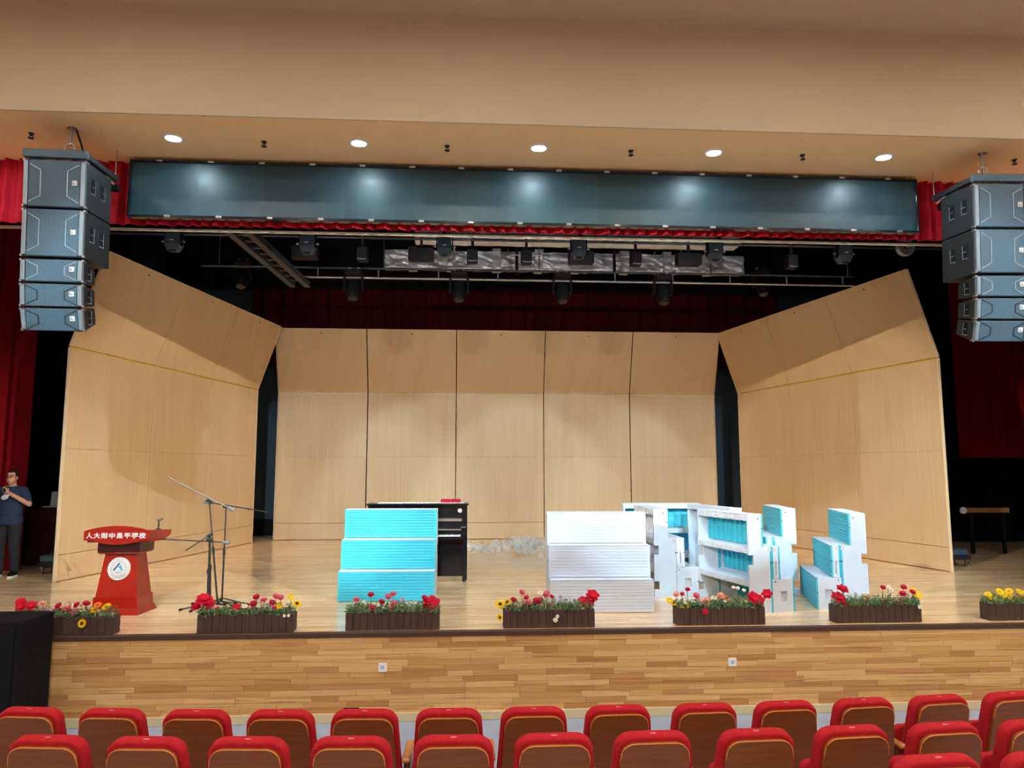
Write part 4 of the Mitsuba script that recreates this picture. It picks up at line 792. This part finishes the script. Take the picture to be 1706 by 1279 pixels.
# ------------------------------------------------------------------ over the stage
pipe = lambda name, x0, x1, y, z, r, b, lab: single(name, P(tube([(x0, y, z), (x1, y, z)], r, 10), b, 40), lab, 'pipe')
pipe('batten', -6.2, 9.2, 9.75, 5.845, 0.018, 'm_steel', 'thin steel pipe just behind the red valance')
t = thing('lighting_truss', 'steel ladder truss carrying four moving head lights over the stage', 'truss')
zt, zb = 6.245, 6.075
part(t, 'top_chord', P(tube([(-4.6, 13, zt), (7.1, 13, zt)], 0.02, 10), 'm_spk', 40))
part(t, 'bottom_chord', P(tube([(-3.0, 13, zb), (7.1, 13, zb)], 0.02, 10), 'm_steel', 40))
for x in np.linspace(-2.6, 6.9, 10):
    part(t, 'rung', P(tube([(x, 13, zb), (x, 13, zt)], 0.012, 8), 'm_steel', 40))
for x in (-4.3, -0.5, 3.9, 7.0):
    part(t, 'wire', P(tube([(x, 13, zt), (x, 13, 9.39)], 0.006, 6), 'm_steel', 40))
pipe('batten', -6.2, 9.2, 11.6, 6.36, 0.02, 'm_spk', 'dark pipe carrying the black flood lights')
def moving_head(x, y, z, label, s=1.0):
    t = thing('moving_head_light', label, 'stage light'); M = T().translate([x, y, z]).scale([s, s, s])
    part(t, 'base', P(cbox(-0.15, 0.15, -0.14, 0.14, -0.10, 0.0, 0.02), 'm_fixture'), M)
    for a in (-1, 1): 
        part(t, 'yoke_arm', P(cbox(a*0.155-0.02, a*0.155+0.02, -0.07, 0.07, -0.36, -0.08, 0.015), 'm_fixture'), M)
        part(t, 'clamp', P(cat([box(a*0.08-0.012, a*0.08+0.012, -0.02, 0.02, 0.0, 0.05), tube([(a*0.08, -0.03, 0.035), (a*0.08, 0.03, 0.035)], 0.022, 8)]), 'm_chrome'), M)
    head = rot(lathe([(0, -0.15), (0.09, -0.15), (0.115, -0.10), (0.12, 0.06), (0.105, 0.17), (0.085, 0.19), (0, 0.19)], 20), math.pi-0.35, (1, 0, 0))
    h = part(t, 'head', P(mv(head, (0, -0.02, -0.34)), 'm_fixture', 40), M)
    part(h, 'lens', P(mv(rot(lathe([(0, 0.192), (0.078, 0.19), (0.08, 0.197), (0, 0.205)], 20), math.pi-0.35, (1, 0, 0)), (0, -0.02, -0.34)), 'm_blackgloss', 40), M)
for px, lab in ((590, 'leftmost of the four on the ladder truss'), (765, 'second from the left on the ladder truss'), (936, 'third from the left on the ladder truss'), (1103, 'rightmost of the four on the ladder truss')):
    x = {590: (-1.971, 13.000, 6.253)[0], 765: (-0.123, 13.000, 6.274)[0], 936: (1.714, 13.000, 6.284)[0], 1103: (3.539, 13.000, 6.304)[0]}[px]
    moving_head(x, 13, 6.20, f'black moving head stage light, {lab}')
for x, lab in (((-4.339, 14.500, 6.698)[0], 'barely seen in the dark left of the ladder truss lights'), ((5.992, 14.500, 6.692)[0], 'barely seen in the dark right of the ladder truss lights')):
    moving_head(x, 14.5, 6.75, f'black moving head stage light {lab}')
def spot_can(x, label):
    t = thing('profile_light', label, 'stage light'); M = place(x, 9.95, 5.84)
    part(t, 'yoke', P(cat([box(-0.115, -0.10, -0.03, 0.03, -0.16, 0.08), box(0.10, 0.115, -0.03, 0.03, -0.16, 0.08), box(-0.115, 0.115, -0.03, 0.03, 0.06, 0.08), box(-0.02, 0.02, -0.22, 0.02, 0.0, 0.06)]), 'm_black'), M)
    body = hull([(sx*w, y, z) for sx in (-1, 1) for w, y, z in ((0.085, -0.06, 0.03), (0.085, 0.10, 0.03), (0.10, -0.07, -0.14), (0.10, 0.10, -0.14), (0.065, -0.05, -0.23), (0.065, 0.07, -0.23))])
    part(t, 'body', P(body, 'm_grille'), M)
    part(t, 'badge', P(box(-0.025, 0.025, -0.0745, -0.068, -0.105, -0.093), 'm_paper'), M)
    part(t, 'front_lens', P(box(-0.045, 0.045, -0.055, 0.0, -0.242, -0.225), 'm_black'), M)
    for a in (-1, 1): part(t, 'knob', P(tube([(a*0.11, 0, -0.10), (a*0.15, 0, -0.10)], 0.016, 8), 'm_steel', 40), M)
    scene[numbered('fill_emitter')] = {'type': 'spot', 'to_world': T().look_at(origin=[x, 10.09, 5.66], target=[0.9+(x-0.9)*0.8, 19.0, 5.0], up=[0, 0, 1]), 'cutoff_angle': 48.0, 'beam_width': 12.0, 'intensity': rgb([I_FILL*c for c in NEUTRAL])}  # added fill spot inside the fixture, brightens upper panels and ducts
for x, lab in (((-3.898, 9.950, 5.855)[0], 'at the far left'), ((-2.136, 9.950, 5.857)[0], 'second from the left'), ((-0.294, 9.950, 5.844)[0], 'third from the left'), ((1.548, 9.950, 5.829)[0], 'fourth from the left'), ((3.459, 9.950, 5.858)[0], 'fifth from the left'), ((5.318, 9.950, 5.868)[0], 'at the far right')):
    spot_can(x, f'grey profile stage light hanging just under the red valance, {lab}')
def flood(x, wide, label):
    t = thing('flood_light', label, 'stage light'); M = place(x, 11.6, 6.36)
    w = 0.20 if wide else 0.085; zb = -0.36 if wide else -0.38
    part(t, 'box', P(cbox(-w, w, -0.08, 0.10, zb, -0.16, 0.012), 'm_fixture'), M)
    part(t, 'bracket', P(cat([box(-0.02, 0.02, -0.02, 0.02, -0.17, 0.02), box(-w, w, -0.02, 0.02, -0.17, -0.15)]), 'm_fixture'), M)
    part(t, 'clamp', P(cat([box(-0.018, 0.018, -0.035, -0.02, -0.03, 0.035)]), 'm_chrome'), M)
    if not wide: part(t, 'rim', P(tube([(-0.07, -0.085, zb+0.02), (0, -0.1, zb+0.008), (0.07, -0.085, zb+0.02)], 0.008, 6), 'm_steel'), M)
fx_ = [((-2.529, 11.600, 6.108)[0], 1), ((-1.633, 11.600, 6.125)[0], 0), ((-0.711, 11.600, 6.142)[0], 1), ((0.097, 11.600, 6.157)[0], 0), ((0.961, 11.600, 6.174)[0], 0), ((1.841, 11.600, 6.111)[0], 1), ((2.731, 11.600, 6.157)[0], 0), ((3.597, 11.600, 6.123)[0], 1), ((5.306, 11.600, 6.154)[0], 0)]
for i, (x, wd) in enumerate(fx_):
    flood(x, wd, f'{"wide black box" if wd else "narrow black"} flood light before the silver foil duct, {ordn[i]} from the left')
# foil wrapped ducts
def foil_box(x0, x1, y0, y1, z0, z1, seed, amp=0.03, n=30):
    m = box(x0, x1, y0, y1, z0, z1)
    for _ in range(4): m = m.subdivide()
    m.merge_vertices(); v = np.asarray(m.vertices).copy()
    k = meshkit.fbm(v*[9, 9, 12]+seed*11, 3, seed)-0.5; q = np.abs(np.sin(v[:, 0]*9+seed)+np.sin((v[:, 2]-z0)*16+v[:, 0]*5))*0.5
    v[:, 1] += k*amp*3.2+q*amp*0.8; v[:, 2] += (meshkit.fbm(v*[7, 5, 5]+seed*5, 2, seed+4)-0.5)*amp*1.2
    m.vertices = v; return m
t = thing('foil_duct', 'long silver foil-wrapped air duct hanging over the stage', 'duct')
cuts = [(-1.729, 15.500, 7.155)[0], (-1.124, 15.500, 7.166)[0], (-0.314, 15.500, 7.180)[0], (0.655, 15.500, 7.198)[0], (1.554, 15.500, 7.214)[0], (2.356, 15.500, 7.229)[0], (3.425, 15.500, 7.249)[0], (4.344, 15.500, 7.265)[0], (5.271, 15.500, 7.282)[0], (6.044, 15.500, 7.296)[0]]
dz0, dz1 = 6.96, 7.35
for i in range(9):
    part(t, 'duct_section', P(foil_box(cuts[i]+0.01, cuts[i+1]-0.01, 15.5, 15.72, dz0, dz1, i+1), 'm_foil', True))
    if i: part(t, 'joint_band', P(foil_box(cuts[i]-0.10, cuts[i]+0.08, 15.46, 15.75, dz0-0.02, dz1+0.05, i+30, 0.012), 'm_foil', True))
for i in (0, 4, 8): part(t, 'hanger', P(tube([(cuts[i], 15.44, dz0-0.03), (cuts[i], 15.44, 9.4)], 0.012, 6), 'm_steel'))
t = thing('foil_duct', 'pale foil-wrapped duct close under the red valance', 'duct')
c2 = [(-0.900, 12.600, 6.777)[0], (0.135, 12.600, 6.799)[0], (1.181, 12.600, 6.820)[0], (2.451, 12.600, 6.846)[0], (3.629, 12.600, 6.870)[0], (4.875, 12.600, 6.896)[0]]
for i in range(5):
    part(t, 'duct_section', P(foil_box(c2[i]+0.004, c2[i+1]-0.004, 12.6, 13.0, 6.69, 6.86, i+60, 0.015), 'm_foil', True))
for x in (c2[1], c2[3]): part(t, 'hanger', P(tube([(x, 12.55, 6.65), (x, 12.55, 9.4)], 0.01, 6), 'm_steel'))
# trays hung under the ducts
for pxa, lab in ((((0.799, 13.600, 6.928)[0], (1.387, 13.600, 6.940)[0]), 'left'), (((2.917, 13.600, 6.946)[0], (3.517, 13.600, 6.958)[0]), 'right')):
    t = thing('hanging_bracket', f'small pale steel bracket hanging between the two foil ducts, {lab} one', 'bracket')
    a, b = pxa
    part(t, 'bar', P(tube([(a-0.02, 13.6, 6.82), (a, 13.6, 6.72), (b, 13.6, 6.72), (b+0.06, 13.6, 6.83)], 0.014, 8), 'm_steel', 40))
    part(t, 'rod', P(tube([((a+b)/2, 13.6, 6.72), ((a+b)/2, 13.6, 9.4)], 0.012, 6), 'm_black'))
for x in ((1.029, 14.800, 7.128)[0], (3.035, 14.800, 7.166)[0]):
    single('hoist_strap', P(box(x-0.03, x+0.03, 14.79, 14.80, 6.62, 9.4), 'm_black'), f'black strap hanging in front of the silver duct, {"left" if x < 2 else "right"} one', 'strap')
# cable tray running back on the left
A, B = np.array((-3.086, 9.900, 5.938)), np.array((-2.943, 13.200, 5.985))
t = thing('cable_tray', 'dark steel cable tray running back over the left of the stage', 'cable tray')
dd = (B-A); sd = np.array([0.13, 0, 0])
for s in (-1, 1): part(t, 'side_rail', P(hull([q+s*sd+np.array([o, 0, zz]) for q in (A, B) for o in (-0.05, 0.05) for zz in (-0.05, 0.05)]), 'm_trimdark'))
for i in range(1, 10):
    q = A+dd*i/10; part(t, 'rung', P(box(q[0]-0.12, q[0]+0.12, q[1]-0.02, q[1]+0.02, q[2]-0.01, q[2]+0.01), 'm_tray'))
single('cable_reel', P(rot(cat([lathe([(0.05, -0.04), (0.14, -0.05), (0.15, 0), (0.14, 0.05), (0.05, 0.04), (0.05, -0.04)], 20)]), math.pi/2, (1, 0, 0)), 'm_rail', 40), 'round dark cable reel hanging at the right end of the pipe', 'reel', place(*(7.129, 11.400, 6.310)))

# ------------------------------------------------------------------ props in the wings
t = thing('cabinet', 'dark reddish brown cabinet in the wing behind the standing person', 'cabinet')
cb = (-7.604, 14.200, 1.667); cx0, cx1 = (-7.875, 14.200, 1.668)[0], (-7.290, 14.200, 1.666)[0]
part(t, 'body', P(cbox(cx0, cx1+0.1, 14.2, 14.7, ZS+0.03, 2.0, 0.008), 'm_brown'))
part(t, 'top', P(cbox(cx0-0.02, cx1+0.12, 14.17, 14.72, 2.0, 2.04, 0.006), 'm_brown'))
part(t, 'door', P(cbox(cx0+0.04, (cx0+cx1)/2-0.01, 14.185, 14.2, ZS+0.1, 1.94, 0.004), 'm_brown')); part(t, 'door', P(cbox((cx0+cx1)/2+0.01, cx1-0.02, 14.185, 14.2, ZS+0.1, 1.94, 0.004), 'm_brown'))
t = thing('laptop', 'grey box-like screen standing on the dark cabinet in the left wing', 'screen')
lx0, lx1 = (-7.623, 14.300, 1.929)[0], (-7.349, 14.300, 1.928)[0]
part(t, 'base', P(cbox(lx0-0.02, lx1, 14.22, 14.5, 2.04, 2.06, 0.004), 'm_lightgrey')); part(t, 'screen', P(rot(cbox(lx0, lx1, 14.44, 14.47, 2.06, 2.32, 0.008), -0.12, (1, 0, 0), (0, 14.45, 2.06)), 'm_lightgrey'))
def cart(label, x0, x1, y0, y1, mast, side):
    t = thing('platform_cart', label, 'cart')
    part(t, 'platform', P(cbox(x0, x1, y0, y1, ZS+0.13, ZS+0.20, 0.015), 'm_spk'))
    part(t, 'equipment_case', P(cbox(x0+0.02, x1-0.03, y0+0.03, y1-0.03, ZS+0.20, ZS+0.31, 0.02), 'm_grille'))
    for x in (x0+0.06, x1-0.06):
        for y in (y0+0.06, y1-0.06):
            part(t, 'castor', P(cat([mv(rot(trimesh.creation.cylinder(0.045, 0.03, sections=18), math.pi/2, (0, 1, 0)), (x, y, ZS+0.046)), box(x-0.022, x+0.022, y-0.015, y+0.015, ZS+0.05, ZS+0.13)]), 'm_chrome', 40))
    if mast:
        part(t, 'mast', P(tube([(mast, y1-0.1, ZS+0.31), (mast, y1-0.1, ZS+1.9)], 0.02, 10), 'm_spk', 40))
        part(t, 'column_speaker', P(cbox(mast-0.10, mast+0.10, y1-0.2, y1, ZS+0.31, ZS+0.95, 0.02), 'm_navy' if side == 'right' else 'm_spk'))
cxa, cxb = (-7.161, 13.217, 1.000)[0], (-7.161, 13.217, 1.000)[0]+0.75
cart('low black wheeled cart with a flat case beside the left wood wing', -7.00, -6.30, 12.98, 13.45, None, 'left')
cart('dark wheeled cart half hidden behind the right wood wing', 8.42, 9.0, 13.0, 13.5, 8.55, 'right')
t = thing('wall_rail', 'pale wooden rail with a round white end in the dark right wing', 'rail')
ra, rb = (10.288, 15.000, 1.888), (11.270, 15.000, 1.873)
part(t, 'beam', P(cbox(ra[0], rb[0], 15.0, 15.06, ra[2]-0.05, ra[2]+0.05, 0.006), 'm_wood_batten'))
part(t, 'round_end', P(rot(trimesh.creation.cylinder(0.07, 0.03, sections=20), math.pi/2, (1, 0, 0)), 'm_paper', 40), place(ra[0]-0.03, 14.98, ra[2]))
for x in (ra[0]+0.2, rb[0]-0.1): part(t, 'post', P(cbox(x-0.03, x+0.03, 15.06, 15.12, ZS, ra[2]+0.05, 0.004), 'm_black'))

# ------------------------------------------------------------------ the person
def limb(chain, seg=20):
    """chain of (point, radius): hulls of neighbouring spheres"""
    parts = []
    for (p, r), (q, s) in zip(chain[:-1], chain[1:]):
        a = m3.Manifold.sphere(r, seg).translate(tuple(map(float, p))); b = m3.Manifold.sphere(s, seg).translate(tuple(map(float, q)))
        parts.append(m3.Manifold.batch_hull([a, b]))
    return parts
def ell(p, rx, ry, rz, seg=24): return m3.Manifold.sphere(1.0, seg).scale((rx, ry, rz)).translate(tuple(map(float, p)))
def union(ps): return m3.Manifold.batch_boolean(ps, m3.OpType.Add)
def soft(M, L=0.02, it=8):
    m = unman(M.refine_to_length(L)); m.merge_vertices()
    trimesh.smoothing.filter_taubin(m, iterations=it); return m
t = thing('person', 'person in a blue T-shirt and dark jeans with glasses, speaking into a hand-held microphone', 'person')
PM = place(-7.40, 12.86, ZS, 0.03, 0.945)
Hh = 1.81
neck, chest, belly, hip = (0.0, 0.0, 1.535), (0, 0.0, 1.34), (0, -0.03, 1.12), (0, 0.0, 0.95)
hd = np.array([-0.005, -0.02, 1.685])
sL, eL, wL, hL = (0.19, 0.0, 1.44), (0.315, -0.03, 1.225), (0.075, -0.235, 1.42), (0.02, -0.262, 1.47)
sR, eR, wR, hR = (-0.19, 0.0, 1.44), (-0.285, 0.03, 1.17), (-0.30, -0.06, 0.93), (-0.30, -0.08, 0.85)
kL, aL = (0.115, -0.03, 0.50), (0.12, 0.02, 0.085); kR, aR = (-0.125, -0.02, 0.50), (-0.14, 0.03, 0.085)
skull = [ell(hd+[0, 0.012, 0.03], 0.082, 0.095, 0.098), ell(hd+[0, -0.018, -0.045], 0.073, 0.078, 0.080), ell(hd+[0, -0.045, -0.095], 0.035, 0.035, 0.026)]
face = [m3.Manifold.batch_hull([m3.Manifold.sphere(0.009, 12).translate((float(hd[0]), float(hd[1])-0.088, float(hd[2])+0.012)), m3.Manifold.sphere(0.016, 12).translate((float(hd[0]), float(hd[1])-0.103, float(hd[2])-0.03))]),
        ell(hd+[0, -0.088, -0.062], 0.024, 0.012, 0.008), ell(hd+[0, -0.085, -0.073], 0.020, 0.012, 0.008), ell(hd+[0.080, 0.005, -0.005], 0.012, 0.022, 0.032), ell(hd+[-0.080, 0.005, -0.005], 0.012, 0.022, 0.032)]
nk = limb([((0, 0.015, 1.50), 0.062), ((0, 0.0, 1.62), 0.055)])
torso = [ell(chest, 0.185, 0.125, 0.20), ell((0, -0.02, 1.14), 0.175, 0.135, 0.20), ell((0, 0, 0.97), 0.165, 0.125, 0.14)]
torso += limb([(sL, 0.066), ((0, 0.01, 1.50), 0.07), (sR, 0.066)])
def hand(w, h, thumb, curl, spread):
    """palm, four fingers and a thumb; w wrist, h knuckle centre"""
    w, h = np.array(w), np.array(h); d = (h-w)/np.linalg.norm(h-w)
    s = np.array(spread, float); s -= d*(s@d); s /= np.linalg.norm(s); n = np.cross(d, s)*curl
    ps = [m3.Manifold.batch_hull([m3.Manifold.sphere(0.020, 12).translate(tuple(w+d*0.01)), *[m3.Manifold.sphere(0.014, 12).translate(tuple(h+s*k*0.026)) for k in (-1.3, 1.3)]])]
    for i, (k, L) in enumerate(((-1.45, 0.062), (-0.5, 0.074), (0.45, 0.070), (1.4, 0.055))):
        b = h+s*k*0.019; m_ = b+d*L*0.42+n*0.014; e = m_+n*L*0.42+d*0.006; f = e+n*0.008-d*L*0.28
        ps += limb([(b, 0.0098), (m_, 0.0092), (e, 0.0086), (f, 0.0078)], 10)
    b = w+d*0.03+s*thumb*0.02; m_ = b+s*thumb*0.024+d*0.022+n*0.018; e = m_+d*0.016+n*0.024-s*thumb*0.006
    return ps+limb([(b, 0.013), (m_, 0.0105), (e, 0.0088)], 10)
arms = limb([(sL, 0.062), (eL, 0.046), (wL, 0.030)])+limb([(sR, 0.062), (eR, 0.046), (wR, 0.030)])
hands = hand(wL, hL, 1, 1, (0.2, -0.3, 0.9))+hand(wR, hR, -1, 1, (0, -1, 0.2))
legs = limb([((0.085, 0, 0.93), 0.098), (kL, 0.065), (aL, 0.042)])+limb([((-0.085, 0, 0.93), 0.098), (kR, 0.065), (aR, 0.042)])
feet = limb([((0.12, 0.03, 0.05), 0.042), ((0.145, -0.14, 0.035), 0.032)])+limb([((-0.14, 0.04, 0.05), 0.042), ((-0.19, -0.12, 0.035), 0.032)])
b1 = soft(union(skull+face+nk+torso+arms+hands+legs+feet), 0.009, 3)
scene[t+'__body'] = {**P(b1, 'm_skin', True), 'to_world': PM}
# clothes
sleeve = limb([(sL, 0.078), ((0.272, -0.02, 1.315), 0.070)])+limb([(sR, 0.078), ((-0.252, 0.02, 1.285), 0.070)])
shirt = union([ell(chest, 0.200, 0.140, 0.20), ell((0, -0.025, 1.14), 0.195, 0.155, 0.21), ell((0, -0.008, 0.96), 0.198, 0.152, 0.17), ell((0, -0.008, 0.88), 0.188, 0.146, 0.14)]+limb([(sL, 0.074), ((0, 0.01, 1.475), 0.085), (sR, 0.074)])+limb([((0, 0, 1.33), 0.15), ((0, 0.01, 1.47), 0.085)])+sleeve)
shirt = shirt-union([ell((0, -0.01, 1.60), 0.085, 0.09, 0.085), m3.Manifold.cube((2, 2, 1), True).translate((0, 0, 0.385))])
sm = soft(shirt, 0.014, 6); v = np.asarray(sm.vertices).copy()
fold = meshkit.fbm(v*[9, 9, 16], 3)-0.5; nrm = np.asarray(sm.vertex_normals); sm.vertices = v+nrm*(fold[:, None]*0.022+0.004)
part(t, 'shirt', P(sm, 'm_shirt', True), PM)
jeans = union(limb([((0.088, 0, 0.93), 0.110), ((kL[0], kL[1], 0.50), 0.082), ((aL[0], aL[1], 0.12), 0.070)])+limb([((-0.088, 0, 0.93), 0.110), ((kR[0], kR[1], 0.50), 0.082), ((aR[0], aR[1], 0.12), 0.070)])+[ell((0, 0, 0.95), 0.180, 0.132, 0.12)])
jeans = jeans-m3.Manifold.cube((2, 2, 0.2), True).translate((0, 0, -0.045))
jm = soft(jeans, 0.016, 6); v = np.asarray(jm.vertices).copy(); jm.vertices = v+np.asarray(jm.vertex_normals)*((meshkit.fbm(v*[12, 12, 14], 3)[:, None]-0.5)*0.02+0.002)
part(t, 'jeans', P(jm, 'm_jeans', True), PM)
for (ax, ay), (tx, ty) in (((0.12, 0.035), (0.15, -0.155)), ((-0.14, 0.045), (-0.20, -0.135))):
    up = soft(union(limb([((ax, ay, 0.062), 0.050), ((tx, ty, 0.048), 0.040)])) - m3.Manifold.cube((4, 4, 0.4), True).translate((0, 0, -0.178)), 0.012, 3)
    s_ = part(t, 'shoe', P(up, 'm_black', True), PM)
    sole = LineString([(ax, ay), (tx, ty)]).buffer(0.048)
    part(s_, 'sole', P(prism(sole, 0.026), 'm_paper'), PM)
hair = (union([ell(hd+[0, 0.020, 0.045], 0.091, 0.102, 0.098), ell(hd+[0, 0.045, 0.0], 0.083, 0.075, 0.09)])-union([m3.Manifold.cube((0.30, 0.20, 0.20), True).translate((float(hd[0]), float(hd[1])-0.135, float(hd[2])-0.015)), m3.Manifold.cube((0.3, 0.09, 0.2), True).translate((float(hd[0]), float(hd[1])-0.02, float(hd[2])-0.085)), m3.Manifold.cube((0.4, 0.4, 0.2), True).translate((float(hd[0]), float(hd[1])+0.1, float(hd[2])-0.17))]))
hm = soft(hair, 0.01, 3); part(t, 'hair', P(hm, 'm_hair', True), PM)
gl = []
for s in (-1, 1):
    c = hd+[s*0.034, -0.100, 0.010]
    gl.append(tube([c+[0.026*math.cos(a), 0, 0.019*math.sin(a)] for a in np.linspace(0, 2*math.pi, 17)], 0.0032, 6))
    gl.append(tube([c+[s*0.026, 0, 0.005], hd+[s*0.082, -0.06, 0.012], hd+[s*0.084, 0.01, 0.010]], 0.0026, 6))
gl.append(tube([hd+[-0.009, -0.102, 0.013], hd+[0.009, -0.102, 0.013]], 0.003, 6))
part(t, 'glasses', P(cat(gl), 'm_black', True), PM)
ey = cat([mv(ball(0.0055), hd+[s*0.032, -0.083, 0.010]) for s in (-1, 1)]); part(t, 'eyes', P(ey, 'm_black', True), PM)
part(t, 'eyebrows', P(cat([tube([hd+[s*0.016, -0.086, 0.036], hd+[s*0.034, -0.086, 0.041], hd+[s*0.052, -0.074, 0.034]], [0.003, 0.0045, 0.002], 6) for s in (-1, 1)]), 'm_hair', True), PM)
part(t, 'lips', P(cat([tube([hd+[-0.022, -0.094, -0.066], hd+[0, -0.101, -0.064], hd+[0.022, -0.094, -0.066]], [0.002, 0.005, 0.002], 6)]), 'm_redcloth', True), PM)
part(t, 'watch', P(tube([(-0.299+0.034*math.cos(a), -0.055+0.034*math.sin(a), 0.955) for a in np.linspace(0, 2*math.pi, 17)], 0.008, 6), 'm_chrome', True), PM)
mh = np.array(hL)
t = thing('hand_microphone', 'dark microphone held up to the mouth by the person in the blue shirt', 'microphone')
part(t, 'handle', P(tube([mh+[0.045, -0.035, -0.175], mh+[0.01, -0.025, -0.03], mh+[0.0, -0.022, 0.025]], [0.013, 0.016, 0.018], 12), 'm_black', True), PM)
part(t, 'head', P(mv(ball(0.026, 1.15), mh+[-0.004, -0.016, 0.045]), 'm_steel', True), PM)
mk = [tube([mh+[0.02, -0.05, -0.02], mh+[0.035, -0.055, -0.075]], 0.004, 6), tube([mh+[0.06, -0.05, -0.03], mh+[0.05, -0.055, -0.075]], 0.004, 6)]
pad = ball(1.0).subdivide(); v = np.asarray(pad.vertices)*[0.058, 0.018, 0.05]; v[:, 0] += v[:, 2]*0.35; v += (meshkit.noise(v*60, 2)[:, None]-0.5)*0.02
pad = trimesh.Trimesh(v+mh+[0.04, -0.055, -0.115], pad.faces, process=False)
single('face_mask', P(cat(mk+[pad]), 'm_white', True), 'crumpled white face mask dangling from the hand of the person in blue', 'face mask', PM)
